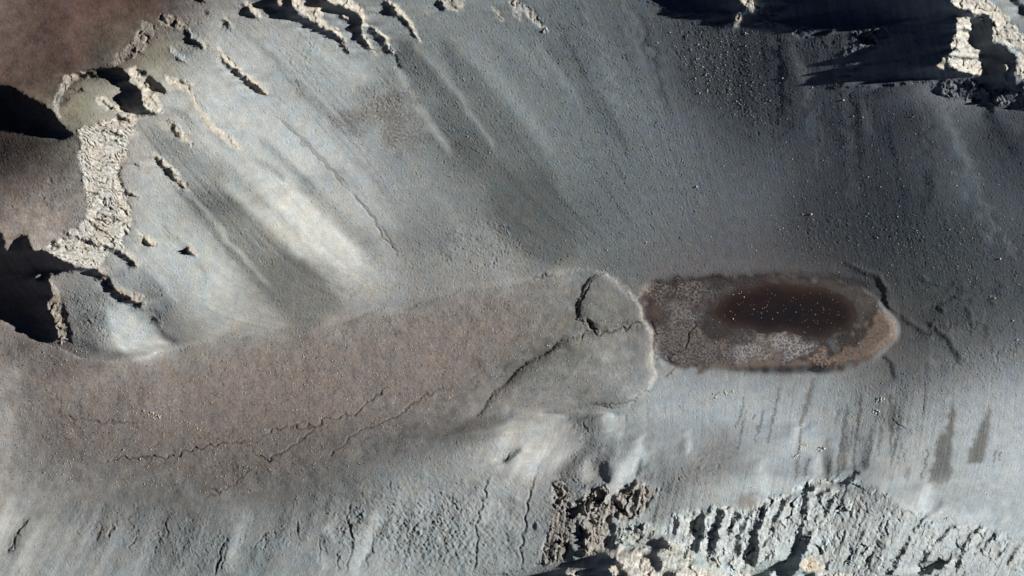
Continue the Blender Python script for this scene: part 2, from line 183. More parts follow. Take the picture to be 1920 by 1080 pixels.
# ------------------------------------------------------------------ rock outcrops: (polygon, tone, colour, roughness, strata, name, label, category, group)
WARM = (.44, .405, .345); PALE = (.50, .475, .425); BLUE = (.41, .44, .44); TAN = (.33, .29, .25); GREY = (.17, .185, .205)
K = (460, 0, 6.4); A_ = (80, 100, 5.4); Wc = (60, 300, 5.4); TRc = (1700, 0, 5.4); CR = (1000, 880, 5.4); CR2 = (1240, 880, 5.4); CR3 = (1460, 880, 5.4)
T1 = (0, 0, 3); T2 = (480, 0, 3); T3 = (960, 0, 3); T4 = (1440, 0, 3); T8 = (1440, 360, 3); T12 = (1440, 720, 3); T11 = (960, 720, 3); T10 = (480, 720, 3); T9 = (0, 720, 3)
OUT = [
 ([(150,245),(165,240),(195,232),(225,222),(262,226),(255,250),(245,262),(240,290),(230,310),(228,340),(235,355),(245,385),(250,410),(245,435),(232,445),(235,470),(200,470),(180,460),(150,452),(120,440),(150,425),(165,410),(170,380),(160,350),(158,320),(150,300),(158,270)],
  215, PALE, 1.0, 1.0, 'rock_cliff', 'tall pale cream cliff with cracked layers running down from the bowl', 'cliff', 'pale cliffs at the edge of the brown plateau'),
 ([(78,468),(100,458),(115,447),(150,452),(190,463),(210,475),(200,488),(185,505),(165,500),(130,490),(110,482)], 215, PALE, .8, 1.0, 'rock_cliff', 'pale layered cliff top above the big black shadow at the foot of the brown slope', 'cliff', 'pale cliffs at the edge of the brown plateau'),
 ([(245,128),(262,128),(275,145),(290,165),(305,190),(310,212),(290,215),(275,208),(270,180),(262,160),(245,150)], 205, WARM, .8, .2, 'rock_spur', 'lumpy pale spur standing right of the shadowed bowl under the plateau edge', 'rock spur', 'spurs round the bowl'),
 (tr([(550,450),(600,450),(640,440),(720,500),(800,560),(870,610),(960,650),(980,690),(900,720),(840,690),(760,620),(650,560),(560,500)], A_), 210, WARM, .7, .4, 'rock_spur', 'cream tongue of rock inside the olive bowl pointing down to the right', 'rock spur', 'spurs round the bowl'),
 ([(310,143),(340,150),(368,158),(362,170),(345,172),(320,160)], 205, WARM, .8, .2, 'rock_spur', 'small cream spur with a hooked shadow just right of the bowl spur', 'rock spur', 'spurs round the bowl'),
 ([(275,40),(300,55),(290,75),(270,100),(220,128),(213,122),(225,105),(250,85),(262,60)], 120, TAN, .6, .3, 'rim_outcrop', 'brown ribbed rim outcrop below the small pale spot on the plateau', 'outcrop', 'outcrops along the plateau rim'),
 ([(300,30),(322,30),(348,48),(346,60),(325,55),(300,48)], 120, TAN, .7, .2, 'rim_outcrop', 'brown broken outcrop at the plateau rim left of the first grey rib', 'outcrop', 'outcrops along the plateau rim'),
 ([(128,142),(105,190),(107,215),(118,225),(116,200),(125,175),(148,150),(180,140),(165,136)], 165, TAN, .7, .3, 'rim_outcrop', 'thin curved tan rim of broken rock round the left side of the bowl', 'outcrop', 'outcrops along the plateau rim'),
 ([(353,55),(364,60),(382,80),(396,90),(391,95),(368,85)], 180, (.33,.35,.34), .7, .1, 'rock_rib', 'short grey green rib with a black shadow nearest the plateau rim at the top', 'rock rib', 'ribs of the upper scree'),
 ([(320,88),(345,103),(363,115),(350,120),(325,106)], 175, (.33,.36,.35), .7, .1, 'rock_rib', 'greenish grey rib between the bowl spur and the short top rib', 'rock rib', 'ribs of the upper scree'),
 ([(420,33),(434,40),(442,52),(436,58),(425,46)], 180, WARM, .7, .1, 'rock_outcrop', 'little tan rock knob above the long diagonal rib', 'rock', 'rocks on the upper scree'),
 ([(411,88),(420,98),(440,116),(462,135),(485,156),(508,180),(500,184),(470,163),(440,135),(415,115)], 205, WARM, .7, .1, 'rock_rib', 'long straight diagonal rib with a thin black shadow on the upper left scree', 'rock rib', 'ribs of the upper scree'),
 ([(350,163),(368,180),(395,225),(430,255),(458,275),(450,285),(420,265),(385,235)], 205, WARM, .45, .1, 'rock_rib', 'low worn cream rib curving down the scree below the hooked spur', 'rock rib', 'ribs of the upper scree'),
 ([(286,281),(300,290),(330,318),(360,358),(350,360),(320,330),(292,300)], 205, WARM, .6, .1, 'rock_rib', 'narrow cream rib running diagonally right of the tall pale cliff', 'rock rib', 'ribs of the upper scree'),
 ([(313,220),(330,228),(350,253),(370,273),(360,277),(335,257)], 200, WARM, .6, .1, 'rock_rib', 'short cream rib above the narrow one beside the tall cliff', 'rock rib', 'ribs of the upper scree'),
 ([(256,430),(280,443),(300,460),(290,464),(268,455)], 205, WARM, .6, .1, 'rock_rib', 'small rib on smooth scree level with the foot of the tall cliff', 'rock rib', 'ribs of the upper scree'),
 ([(350,455),(360,460),(372,472),(368,480),(356,474)], 190, TAN, .8, .1, 'rock_outcrop', 'lone dark knob with a black shadow in the middle of pale scree', 'rock', 'rocks on the upper scree'),
 ([(234,360),(250,360),(267,370),(262,376),(245,370)], 205, WARM, .6, .1, 'rock_rib', 'tiny rib sticking out of the right edge of the tall cliff', 'rock rib', 'ribs of the upper scree'),
 ([(212,466),(232,464),(248,475),(264,496),(257,502),(240,485)], 205, WARM, .7, .1, 'rock_rib', 'hooked rib with a wide shadow at the very foot of the tall cliff', 'rock rib', 'ribs of the upper scree'),
 ([(182,497),(202,513),(217,537),(240,546),(267,553),(274,570),(262,578),(230,560),(205,545),(190,525)], 180, TAN, .7, .1, 'rock_rib', 'long brown rib above the dark scree cone ending in a blunt red brown nose', 'rock rib', 'ribs round the scree cone'),
 ([(92,518),(100,530),(108,543),(120,558),(114,570),(122,600),(134,620),(132,640),(115,648),(110,620),(98,590),(92,565),(100,550)], 130, TAN, .9, .1, 'rock_rib', 'ragged brown rib between the black shadow and the scree cone', 'rock rib', 'ribs round the scree cone'),
 (tr([(570,0),(700,0),(740,60),(880,90),(940,160),(950,250),(1000,350),(1120,340),(1160,430),(1220,540),(1250,620),(1220,600),(1170,510),(1110,450),(1000,380),(880,320),(780,230),(640,140),(590,90)], K), 208, WARM, .9, .1, 'rock_rib', 'broad tan and cream rib widest at its top between two long black shadows', 'rock rib', 'big ribs at the top edge'),
 (tr([(910,0),(1270,0),(1340,60),(1400,110),(1440,190),(1450,280),(1500,310),(1430,330),(1420,420),(1500,510),(1560,620),(1600,680),(1530,640),(1440,520),(1380,430),(1390,330),(1410,270),(1330,160),(1220,110),(1080,60),(930,20)], K), 212, WARM, .9, .1, 'rock_rib', 'longest curved cream rib at the top edge bending down to a thin tail', 'rock rib', 'big ribs at the top edge'),
 (tr([(1470,310),(1560,340),(1640,380),(1720,480),(1750,560),(1800,640),(1770,660),(1710,590),(1680,500),(1620,410),(1530,350)], K), 215, WARM, .8, .1, 'rock_rib', 'short rib forming the right side of the small black loop', 'rock rib', 'big ribs at the top edge'),
 ([(725,0),(748,15),(768,35),(782,60),(792,85),(782,80),(765,45),(742,28),(730,15)], 205, WARM, .8, .1, 'rock_rib', 'thin rib right of the loop with a triangular black shadow on its left', 'rock rib', 'big ribs at the top edge'),
 ([(462,3),(477,12),(490,28),(497,36),(482,37),(470,25)], 205, WARM, .8, .1, 'rock_rib', 'small cream wedge left of the widest shadow at the top edge', 'rock rib', 'big ribs at the top edge'),
 (tr([(390,0),(470,0),(490,50),(455,100),(400,60)], K), 190, TAN, 1.0, .1, 'rock_pinnacle', 'small horseshoe of lit rock standing in the widest shadow at the top', 'rock pinnacle', 'pinnacles in the top shadows'),
 (tr([(1165,180),(1215,188),(1280,262),(1220,250)], K), 200, WARM, 1.0, .1, 'rock_pinnacle', 'sliver of lit rock in the shadow of the longest curved rib', 'rock pinnacle', 'pinnacles in the top shadows'),
 ([(818,0),(872,0),(870,18),(855,26),(835,20)], 170, (.36,.35,.31), 1.0, .1, 'rock_outcrop', 'ring shaped knob of rock at the top edge left of the frost streaked ledge', 'rock', 'rocks on the upper scree'),
 ([(918,12),(930,18),(948,38),(944,44),(928,36)], 165, (.36,.35,.31), 1.0, .1, 'rock_outcrop', 'small dark knobby outcrop just right of the ring shaped knob', 'rock', 'rocks on the upper scree'),
 ([(958,0),(990,12),(1010,35),(1027,62),(1018,62),(1000,42),(978,22),(975,40),(962,28)], 165, (.34,.34,.32), 1.0, .1, 'rock_ledge', 'crooked pale ledge at the top edge above the smooth grey slope', 'rock ledge', 'rocks on the upper scree'),
 (tr([(1260,0),(1400,0),(1420,40),(1380,60),(1400,90),(1350,85),(1310,50)], T3), 190, PALE, 1.0, .1, 'rock_pinnacle', 'bright cream pinnacle alone at the top edge between two long shadows', 'rock pinnacle', 'pinnacles in the top shadows'),
 (tr([(1265,80),(1295,115),(1285,150),(1240,170),(1250,110)], T3), 160, WARM, 1.0, .1, 'rock_pinnacle', 'small cone of cream rock just below the bright top pinnacle', 'rock pinnacle', 'pinnacles in the top shadows'),
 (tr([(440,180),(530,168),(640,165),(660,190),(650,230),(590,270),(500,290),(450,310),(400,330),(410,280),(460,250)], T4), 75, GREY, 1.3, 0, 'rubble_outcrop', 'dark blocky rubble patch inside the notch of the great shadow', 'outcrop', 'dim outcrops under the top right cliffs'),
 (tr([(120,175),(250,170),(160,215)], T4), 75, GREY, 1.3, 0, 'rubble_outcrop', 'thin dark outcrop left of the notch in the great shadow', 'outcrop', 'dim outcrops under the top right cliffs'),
 (tr([(450,205),(610,200),(620,250),(650,310),(590,325),(550,300),(540,320),(615,360),(605,440),(640,510),(740,510),(745,600),(640,610),(540,590),(530,612),(420,580),(380,548),(440,530),(520,540),(430,495),(405,465),(450,400),(460,340),(470,280)], TRc), 222, PALE, .8, .3, 'rock_tower', 'bright cream rock tower ringed by black shadow in the top right', 'rock tower', 'cream towers in the great shadow'),
 (tr([(380,585),(480,610),(600,622),(715,622),(770,735),(700,790),(600,735),(530,745),(405,690)], TRc), 222, PALE, .8, .3, 'rock_tower', 'lower step of the cream tower, wider than tall, under a dark crack', 'rock tower', 'cream towers in the great shadow'),
 (tr([(260,682),(310,640),(350,588),(372,620),(345,712)], TRc), 205, WARM, 1.0, .1, 'rock_tower', 'little ragged tower at the lower left foot of the cream towers', 'rock tower', 'cream towers in the great shadow'),
 (tr([(350,-400),(760,-400),(760,0),(900,100),(1100,330),(1188,430),(1500,700),(1500,800),(1188,560),(1080,490),(1000,480),(900,420),(860,480),(835,460),(840,330),(830,220),(800,175),(650,160),(620,125),(450,90),(400,20)], TRc), 205, PALE, .9, .3, 'cliff_rim', 'long cream rim of cliff edging the top right corner beside the great shadow', 'cliff', 'top right cliff rims'),
 (tr([(970,500),(1080,545),(1100,660),(1070,700),(1090,795),(1188,840),(1500,900),(1500,700),(1188,560)], TRc), 195, PALE, 1.0, .2, 'cliff_rim', 'broken cream steps below the cliff rim at the right edge', 'cliff', 'top right cliff rims'),
 (tr([(950,655),(1020,685),(975,742)], TRc), 205, WARM, 1.0, .1, 'rock_pinnacle', 'tiny lit pinnacle in the shadow left of the broken cream steps', 'rock pinnacle', 'pinnacles in the top shadows'),
 (tr([(1060,850),(1110,870),(1130,930),(1080,950),(1055,900)], TRc), 190, WARM, 1.0, .1, 'rock_pinnacle', 'egg shaped lit knob under the broken cream steps at the right edge', 'rock pinnacle', 'pinnacles in the top shadows'),
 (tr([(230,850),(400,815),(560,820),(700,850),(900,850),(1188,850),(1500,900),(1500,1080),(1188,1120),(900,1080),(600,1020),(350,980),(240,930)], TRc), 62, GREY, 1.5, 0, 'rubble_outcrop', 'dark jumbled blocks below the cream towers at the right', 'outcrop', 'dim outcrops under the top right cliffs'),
 ([(1036,905),(1052,898),(1065,930),(1075,950),(1082,985),(1075,1010),(1060,1048),(1010,1060),(1018,1020),(1035,985),(1040,950)], 125, (.25,.24,.225), 1.2, .1, 'jagged_outcrop', 'dark jagged outcrop at the left end of the lower cliffs', 'outcrop', 'jagged outcrops of the lower slope'),
 ([(1075,950),(1100,925),(1130,903),(1148,912),(1142,935),(1150,960),(1138,985),(1145,1010),(1135,1035),(1095,1042),(1085,1010),(1088,980)], 160, (.29,.275,.255), 1.3, .1, 'jagged_outcrop', 'tan and black jagged outcrop with a bright tip in the lower cliffs', 'outcrop', 'jagged outcrops of the lower slope'),
 ([(1150,930),(1180,908),(1190,895),(1215,915),(1238,915),(1215,945),(1210,960),(1180,975),(1160,975),(1148,955)], 155, (.29,.275,.255), 1.2, .1, 'jagged_outcrop', 'tan blocky outcrop right of the bright tipped one', 'outcrop', 'jagged outcrops of the lower slope'),
 ([(1154,990),(1180,978),(1215,982),(1240,985),(1225,1005),(1185,1020),(1152,1028)], 165, (.34,.365,.35), .9, .2, 'rock_ledge', 'grey green shelf of rock just above the black hollow in the lower cliffs', 'rock ledge', 'ledges of the lower cliffs'),
 (tr([(720,850),(740,810),(880,790),(1030,800),(1110,760),(1190,830),(1100,850),(1170,900),(1180,970),(1250,1040),(1290,1070),(1300,1200),(1000,1200),(940,1060),(870,1000),(890,930),(800,900)], CR), 215, PALE, .9, .5, 'rock_ledge', 'bright cream broken ledge at the bottom edge right of the straight shadow', 'rock ledge', 'ledges of the lower cliffs'),
 (tr([(305,1020),(340,1003),(380,1010),(440,1008),(485,1080),(400,1080),(380,1050),(340,1050)], CR), 215, WARM, 1.2, .1, 'rock_pinnacle', 'lit pinnacle in the bottom shadow, the left one of two', 'rock pinnacle', 'pinnacles in the bottom shadow'),
 (tr([(745,990),(780,970),(835,958),(875,1062),(810,1072),(790,1030),(760,1020)], CR), 210, WARM, 1.2, .1, 'rock_pinnacle', 'lit pinnacle in the bottom shadow beside the bright cream ledge', 'rock pinnacle', 'pinnacles in the bottom shadow'),
 (tr([(0,1040),(-20,820),(60,790),(60,740),(0,690),(120,665),(240,780),(330,830),(310,880),(300,990),(140,1020)], CR2), 205, (.42,.42,.38), .8, .3, 'rock_ledge', 'cream ledge with a dark hollow just right of the bottom hollow shadow', 'rock ledge', 'ledges of the lower cliffs'),
 (tr([(60,1040),(300,985),(420,990),(540,1040),(700,1060),(940,1010),(860,1080),(860,1250),(100,1250)], CR2), 215, PALE, .9, .3, 'rock_ledge', 'long thin cream ledge along the bottom edge below the ribs', 'rock ledge', 'ledges of the lower cliffs'),
 (tr([(210,920),(330,850),(420,900),(520,920),(480,1010),(300,1040),(220,990)], CR3), 215, (.47,.42,.34), .8, .6, 'rock_ledge', 'warm cream slab with curved layers at the bottom right of the black gully', 'rock ledge', 'ledges of the lower cliffs'),
 (tr([(400,1040),(600,1040),(760,1040),(830,1080),(850,1250),(380,1250)], CR3), 215, PALE, .8, .5, 'rock_ledge', 'cream ledge at the bottom edge under the broad rough grey face', 'rock ledge', 'ledges of the lower cliffs'),
]
BND = [((1250,965),(1238,1010)),((1320,955),(1312,1035)),((1350,950),(1332,1062)),((1392,958),(1376,1068)),((1430,938),(1412,1062)),((1476,925),(1452,1045)),((1509,905),(1490,1010)),((1576,890),(1545,1066)),((1632,905),(1590,1072)),
       ((1692,958),(1640,1090)),((1744,960),(1690,1120)),((1796,985),(1745,1120)),((1842,985),(1800,1120)),((1873,998),(1838,1120)),((1915,1012),(1885,1120)),((1975,1010),(1950,1120))]
RIBL = ['squat pale rib with a pointed left side first of the lower cliff ribs','thin tan rib between the two widest black gullies','blue grey rib with a split top in the lower cliffs','slender pale rib just right of the split topped rib','knobbly rib left of the widest blue grey buttress',
 'pale blue rib with a black gully down its right side','ribbed buttress with an olive cap beside the black gully','broad rough blue grey face, the biggest in the lower cliffs','smooth grey strip right of the broad rough face','straight pale rib with a sharp cream crest',
 'rough double crested rib below the brown stained seep','blocky rib with deep black hollows','narrow pointed rib under the right hand dark seep','rib with a black triangular nick in its crest','low dotted rib near the right bottom corner']
for i in range(len(BND)-1):
    (ax, ay), (bx, by) = BND[i]; (cx_, cy_), (dx_, dy_) = BND[i+1]
    OUT.append(([(ax, ay), ((ax+cx_)/2, (ay+cy_)/2-6), (cx_, cy_), (dx_, dy_), (bx, by)], 182 if i not in (7, 8) else 152, BLUE if i < 9 else (.34,.37,.375), .55 if i < 7 else .42, .1, 'rock_rib' if i != 7 else 'rock_buttress', RIBL[i], 'rock rib' if i != 7 else 'rock buttress', 'ribs of the lower cliffs'))
B1 = (230,60,3.556); B2 = (230,330,3.556); B3 = (700,60,3.556); B4 = (700,260,3.556); B5 = (700,740,3.556); B6 = (0,560,3)
QX, QY = X+1.5*noise(50, 3, seed=301), Y+1.5*noise(50, 3, seed=302)
def tone(o, w, val, *pts):
    q = tr(pts, o); k = win(q, w*3+10); d, s_, t = segd(q, QX[k], QY[k])
    ww = w*(.45+.55*np.sin(np.pi*np.clip(t, .02, .98))**.5); a = 1/(1+np.exp(np.clip((d-ww)/(.22*w+.8), -20, 20)))*np.clip(np.minimum(t, 1-t)*9, 0, 1)
    T[k] = T[k]*(1-a)+val*a
def tonep(o, blur, val, *pts):
    m = box(polymask(tr(pts, o), (QX, QY)), blur); T[:] = T*(1-m)+val*m
tonep(B2, 3, 124, (400,0),(620,0),(800,170),(930,310),(1100,450),(1290,640),(1400,760),(1430,860),(1300,920),(1080,950),(980,820),(860,690),(740,540),(620,370),(480,170))
tonep(B1, 3, 138, (110,640),(250,620),(420,760),(600,920),(760,1067),(440,1067),(330,960),(220,800))
tone(B2, 5, 122, (330,50),(480,210),(640,400),(760,560),(870,700)); tone(B2, 3.5, 175, (440,100),(600,290),(720,440),(880,620),(1000,760))
tone(B2, 12, 188, (640,0),(830,170),(1000,310),(1180,500),(1290,600)); tone(B2, 26, 203, (860,0),(1060,120),(1300,300),(1450,450),(1600,640)); tone(B2, 5, 168, (760,0),(900,130),(1080,300),(1200,420))
tone(B2, 17, 148, (1180,40),(1400,230),(1600,430),(1750,620)); tone(B2, 8, 135, (1620,0),(1800,150),(1920,260)); tone(B2, 8, 160, (1500,0),(1700,200),(1850,380))
tone(B2, 8, 150, (250,300),(420,480),(600,680)); tone(B2, 9, 182, (200,240),(420,420),(560,560),(720,700)); tone(B2, 9, 125, (120,640),(250,760),(330,900)); tone(B2, 7, 178, (60,480),(220,640),(400,860))
tone(B1, 6, 136, (800,0),(950,130),(1100,290),(1250,440),(1400,560)); tone(B1, 6, 172, (840,40),(1020,250),(1180,330)); tone(B1, 5, 150, (300,500),(420,560),(560,720)); tone(B1, 9, 192, (480,640),(700,820),(860,960),(1000,1067)); tone(B1, 5, 150, (880,860),(1000,910),(1100,1000))
tone(B1, 11, 180, (1000,460),(1200,640),(1500,900),(1700,1067)); tone(B1, 8, 145, (1150,380),(1350,540),(1500,660)); tone(B1, 11, 176, (1250,100),(1450,220),(1640,330)); tone(B1, 6, 150, (900,700),(1080,860),(1300,1060)); tone(B1, 5, 192, (600,90),(700,150),(900,330),(1000,420))
tonep(B3, 2, 101, (140,160),(180,60),(260,80),(380,220),(520,400),(640,560),(760,740),(870,900),(820,940),(700,790),(560,600),(420,440),(260,300),(180,250))
tonep(B3, 3, 106, (420,40),(500,60),(680,260),(840,440),(980,620),(1110,800),(1220,980),(1000,1000),(860,760),(760,640),(620,430),(500,260))
tone(B3, 6, 162, (120,170),(230,370),(330,540),(440,700),(540,830)); tone(B3, 4, 142, (230,30),(400,220),(560,400),(660,560),(780,740),(850,860)); tone(B3, 12, 134, (560,30),(760,240),(960,470),(1090,640),(1220,820)); tone(B3, 7, 126, (1050,60),(1250,300),(1400,520)); tone(B3, 14, 96, (1330,160),(1430,420),(1570,600),(1750,850))
tone(B3, 6, 112, (780,60),(900,200),(1000,330)); tone(B3, 8, 128, (900,20),(1050,180),(1180,330))
tonep(B4, 6, 92, (800,250),(1180,200),(1300,500),(1350,780),(1200,840),(1000,780),(900,600),(780,450)); tone(B4, 10, 135, (400,350),(560,560),(640,700)); tone(B4, 8, 138, (560,700),(720,600),(860,720)); tone(B4, 6, 112, (420,700),(520,820))
tonep(B5, 6, 200, (900,160),(1300,130),(1200,350),(1050,560),(880,500),(950,300)); tone(B5, 12, 175, (1400,400),(1430,580)); tone(B5, 10, 205, (1560,110),(1590,250)); tone(B5, 12, 190, (1760,380),(1670,520),(1610,640)); tone(B5, 7, 84, (1530,420),(1555,590)); tone(B5, 12, 118, (1520,280),(1300,480),(1250,620)); tone(B5, 9, 105, (940,680),(910,820)); tone(B5, 14, 128, (1830,450),(1850,640)); tone(B5, 6, 120, (700,560),(640,700)); tone(B5, 5, 90, (990,350),(860,460)); tone(B5, 9, 118, (480,260),(760,120),(1100,60))
tonep(B6, 2, 192, (600,60),(700,50),(800,130),(960,260),(860,300),(700,310),(630,200)); tonep(B6, 3, 112, (380,40),(470,80),(570,300),(440,260)); tone(B6, 4, 120, (840,80),(930,200),(1000,260))
tone(T4, 8, 48, (30,200),(70,450),(90,700)); tone(T4, 10, 78, (110,250),(200,430),(240,600)); tone(T4, 9, 90, (960,620),(1080,850),(1200,1050)); tone(T4, 9, 48, (1210,600),(1290,760),(1400,900)); tone(T4, 8, 50, (330,640),(400,800),(440,960)); tone(T4, 8, 72, (520,560),(570,760)); tone(T4, 8, 48, (640,700),(700,900)); tone(T4, 10, 74, (1330,640),(1420,740))
tone(T12, 10, 200, (310,400),(260,530)); tone(T12, 14, 205, (600,580),(690,700)); tone(T12, 10, 200, (910,540),(850,700)); tone(T12, 10, 122, (545,280),(540,470)); tone(T12, 4, 132, (450,200),(420,400)); tone(T12, 5, 138, (980,640),(900,760)); tone(T12, 4, 138, (1050,750),(1010,860)); tone(T12, 6, 148, (1310,720),(1250,850)); tone(T12, 6, 190, (200,200),(150,330)); tone(T12, 7, 130, (340,300),(330,520))
tone(T11, 10, 186, (1400,420),(1430,640)); tone(T11, 9, 190, (730,280),(690,520)); tone(T11, 4, 96, (725,420),(695,530)); tone(T11, 6, 128, (850,360),(820,560)); tone(T11, 5, 135, (960,300),(940,430)); tone(T11, 6, 178, (1000,250),(980,400))
tone(T9, 12, 165, (60,640),(20,800),(-20,960)); tone(T9, 6, 100, (170,740),(100,860),(60,960)); tone(T9, 10, 160, (200,820),(160,960),(150,1080)); tone(T9, 7, 105, (600,780),(560,900)); tone(T9, 14, 108, (950,860),(1000,1000),(980,1080)); tone(T9, 12, 150, (1380,740),(1330,900),(1300,1060)); tone(T9, 6, 95, (1440,900),(1400,1000))
tone(T10, 10, 158, (420,760),(380,900),(370,1060)); tone(T10, 6, 92, (580,720),(600,780)); tone(T10, 12, 168, (690,700),(640,840),(560,1000),(530,1080)); tone(T10, 8, 92, (380,840),(400,960)); tone(T10, 6, 98, (700,800),(720,860)); tone(T10, 14, 112, (880,760),(900,960)); tone(T10, 10, 155, (800,600),(900,640)); tone(T10, 8, 100, (1420,780),(1430,960)); tone(T10, 8, 160, (1340,620),(1300,800))
T += 9*np.clip((Y-880-.0*X)/60, 0, 1)*np.clip((1050-X)/80, 0, 1) + 6*np.clip((Y-720)/40, 0, 1)*np.clip((X-1100)/80, 0, 1)
vf_ = box(polymask([(-90,620),(0,610),(150,680),(320,668),(640,615),(960,550),(1060,530),(1150,560),(1200,640),(1190,740),(960,770),(700,860),(420,950),(-90,900)], (QX, QY)), 8); T += 6*vf_*np.clip((800-Y)/80, .2, 1)*np.clip((125-T)/15, 0, 1)
for w, o, p_ in [(2.2,T8,[(400,400),(520,440),(560,460),(620,480),(645,540),(680,570)]),(2,T8,[(655,610),(670,650),(715,690)]),(2.2,T8,[(740,700),(790,730),(860,770),(900,790)]),(2.2,T8,[(945,650),(985,680)]),(2.2,T8,[(910,710),(905,740),(960,790),(1020,840),(1060,920),(1070,975)]),(1.9,T8,[(1110,640),(1135,690),(1140,780)]),(1.6,T8,[(640,910),(700,970),(720,1070)]),(1.6,T8,[(850,470),(890,510)]),(1.3,T8,[(860,770),(870,800)]),(1.3,T8,[(1235,600),(1275,640)])]:
    tone(o, w*1.25, 22, *p_); tone((o[0]+7/1., o[1]-1, o[2]), w*1.4, 92, *p_); tone(o, w*1.1, 22, *p_)
TO = T.copy()
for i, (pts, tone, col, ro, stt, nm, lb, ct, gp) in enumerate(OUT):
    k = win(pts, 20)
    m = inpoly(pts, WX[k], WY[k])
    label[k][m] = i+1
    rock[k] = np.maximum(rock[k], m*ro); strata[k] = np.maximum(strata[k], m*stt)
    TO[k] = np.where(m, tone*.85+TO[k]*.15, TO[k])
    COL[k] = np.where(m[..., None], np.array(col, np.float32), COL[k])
rock = box(rock, 1); strata = box(strata, 1)
COL0 = COL.copy()
T = box(TO, 1)
# ------------------------------------------------------------------ patches of other soil (real colour), plus a sunlit rim and cloud fleck painted in
def patch(pts, col, mix=1.0, blur=1, warp=(SX, SY), rough=None):
    m = box(polymask(pts, warp), blur)*mix
    if rough is not None: m = m*rough
    COL[:] = COL*(1-m[..., None]) + np.array(col, np.float32)*m[..., None]
    return m
mott = np.clip(.5+.5*noise(9, 1.2, seed=51), 0, 1)
mot2 = np.clip(.5+.6*noise(5, .8, seed=52), 0, 1)
# brown clumps high on the slope
BR = (.15, .128, .112)
for p in ([(660,160),(695,155),(700,175),(675,190),(662,180)], [(700,168),(745,160),(765,180),(770,205),(740,215),(700,200),(690,180)], [(625,215),(655,205),(665,235),(640,250)], [(660,205),(690,200),(700,235),(675,230)],
          [(715,215),(755,225),(770,280),(740,285),(715,255)], [(780,225),(800,240),(812,272),(795,270)], [(605,220),(630,215),(625,235)], [(700,200),(790,210),(810,275),(730,285)], [(680,185),(760,170),(790,220),(700,235),(640,250)]):
    patch(p, BR, .62, 3, rough=np.clip(.15+1.1*mott, 0, 1))
patch([(1020,95),(1050,100),(1085,105),(1105,150),(1080,130),(1060,115),(1040,112)], (.155,.14,.12), .6, 3, rough=mott)
patch([(1015,310),(960,300),(1060,440),(1085,440)], (.15,.155,.145), .3, 12)
# brown patch of the lower slope
patch([(1355,815),(1335,825),(1300,862),(1270,900),(1240,920),(1330,905),(1380,880),(1385,840),(1370,810)], (.17,.16,.155), .6, 5, rough=.5+.7*mott)
patch([(1380,935),(1420,925),(1415,950),(1370,950)], (.18,.15,.135), .7, 2)
# wet seeps
WET = (.11, .11, .105)
for p in ([(1045,100),(1060,180),(1040,380),(1030,540),(990,560),(900,550),(940,420),(950,330),(985,250),(1000,300),(1015,180)], [(1250,90),(1262,180),(1245,320),(1215,440),(1120,450),(1140,370),(1170,300),(1200,230),(1230,180)], [(800,460),(790,540),(770,540),(780,480)]):
    patch(tr(p, T12), WET, 1.0, 1, warp=(WX+2.2*st_fine, WY), rough=np.clip(.95+.25*st_fine-.3*np.clip((Y-865)/40, 0, 1), 0, 1))
wm = np.zeros((NY, NX), np.float32)
for p, w in [([(262,-30),(235,80),(205,180),(190,230)], 5), ([(76,0),(45,140),(0,330)], 2.2), ([(455,110),(430,260),(405,400),(390,520)], 3.2), ([(530,60),(515,200),(490,370),(482,500)], 3), ([(480,230),(462,380)], 1.6), ([(655,160),(635,320),(620,400)], 1.8),
             ([(690,60),(700,150),(705,230),(700,290)], 6), ([(705,270),(690,400)], 3), ([(735,290),(700,430),(695,470)], 2.4), ([(760,280),(745,370),(730,450)], 2), ([(780,370),(765,440)], 1.8), ([(905,370),(880,480),(860,540)], 2.4), ([(590,230),(570,400),(560,470)], 3), ([(1290,370),(1270,440)], 2), ([(1313,390),(1305,440)], 2),
             ([(190,250),(170,420),(150,540)], 3), ([(410,140),(380,220)], 2), ([(230,420),(205,520)], 2.5), ([(350,420),(330,540)], 3.5), ([(540,430),(545,480)], 5), ([(450,300),(420,480)], 5)]:
    stroke(wm, tr(p, T12), w, 1.0, 'max')
for p, w in [([(1310,70),(1285,180),(1265,240)], 2.6), ([(1325,140),(1300,220),(1280,330),(1255,380)], 1.8), ([(1420,140),(1400,220),(1365,330)], 2.2)]:
    stroke(wm, tr(p, T11), w, 1.0, 'max')
wm = np.clip(wm*1.25, 0, .92)*(.8+.2*mot2)
COL[:] = COL*(1-wm[..., None]) + np.array(WET, np.float32)*1.1*wm[..., None]
patch([(1665,772),(1690,768),(1706,800),(1700,816),(1668,806)], WET, .9, 1, rough=np.clip(mott*1.6-.3, 0, 1))
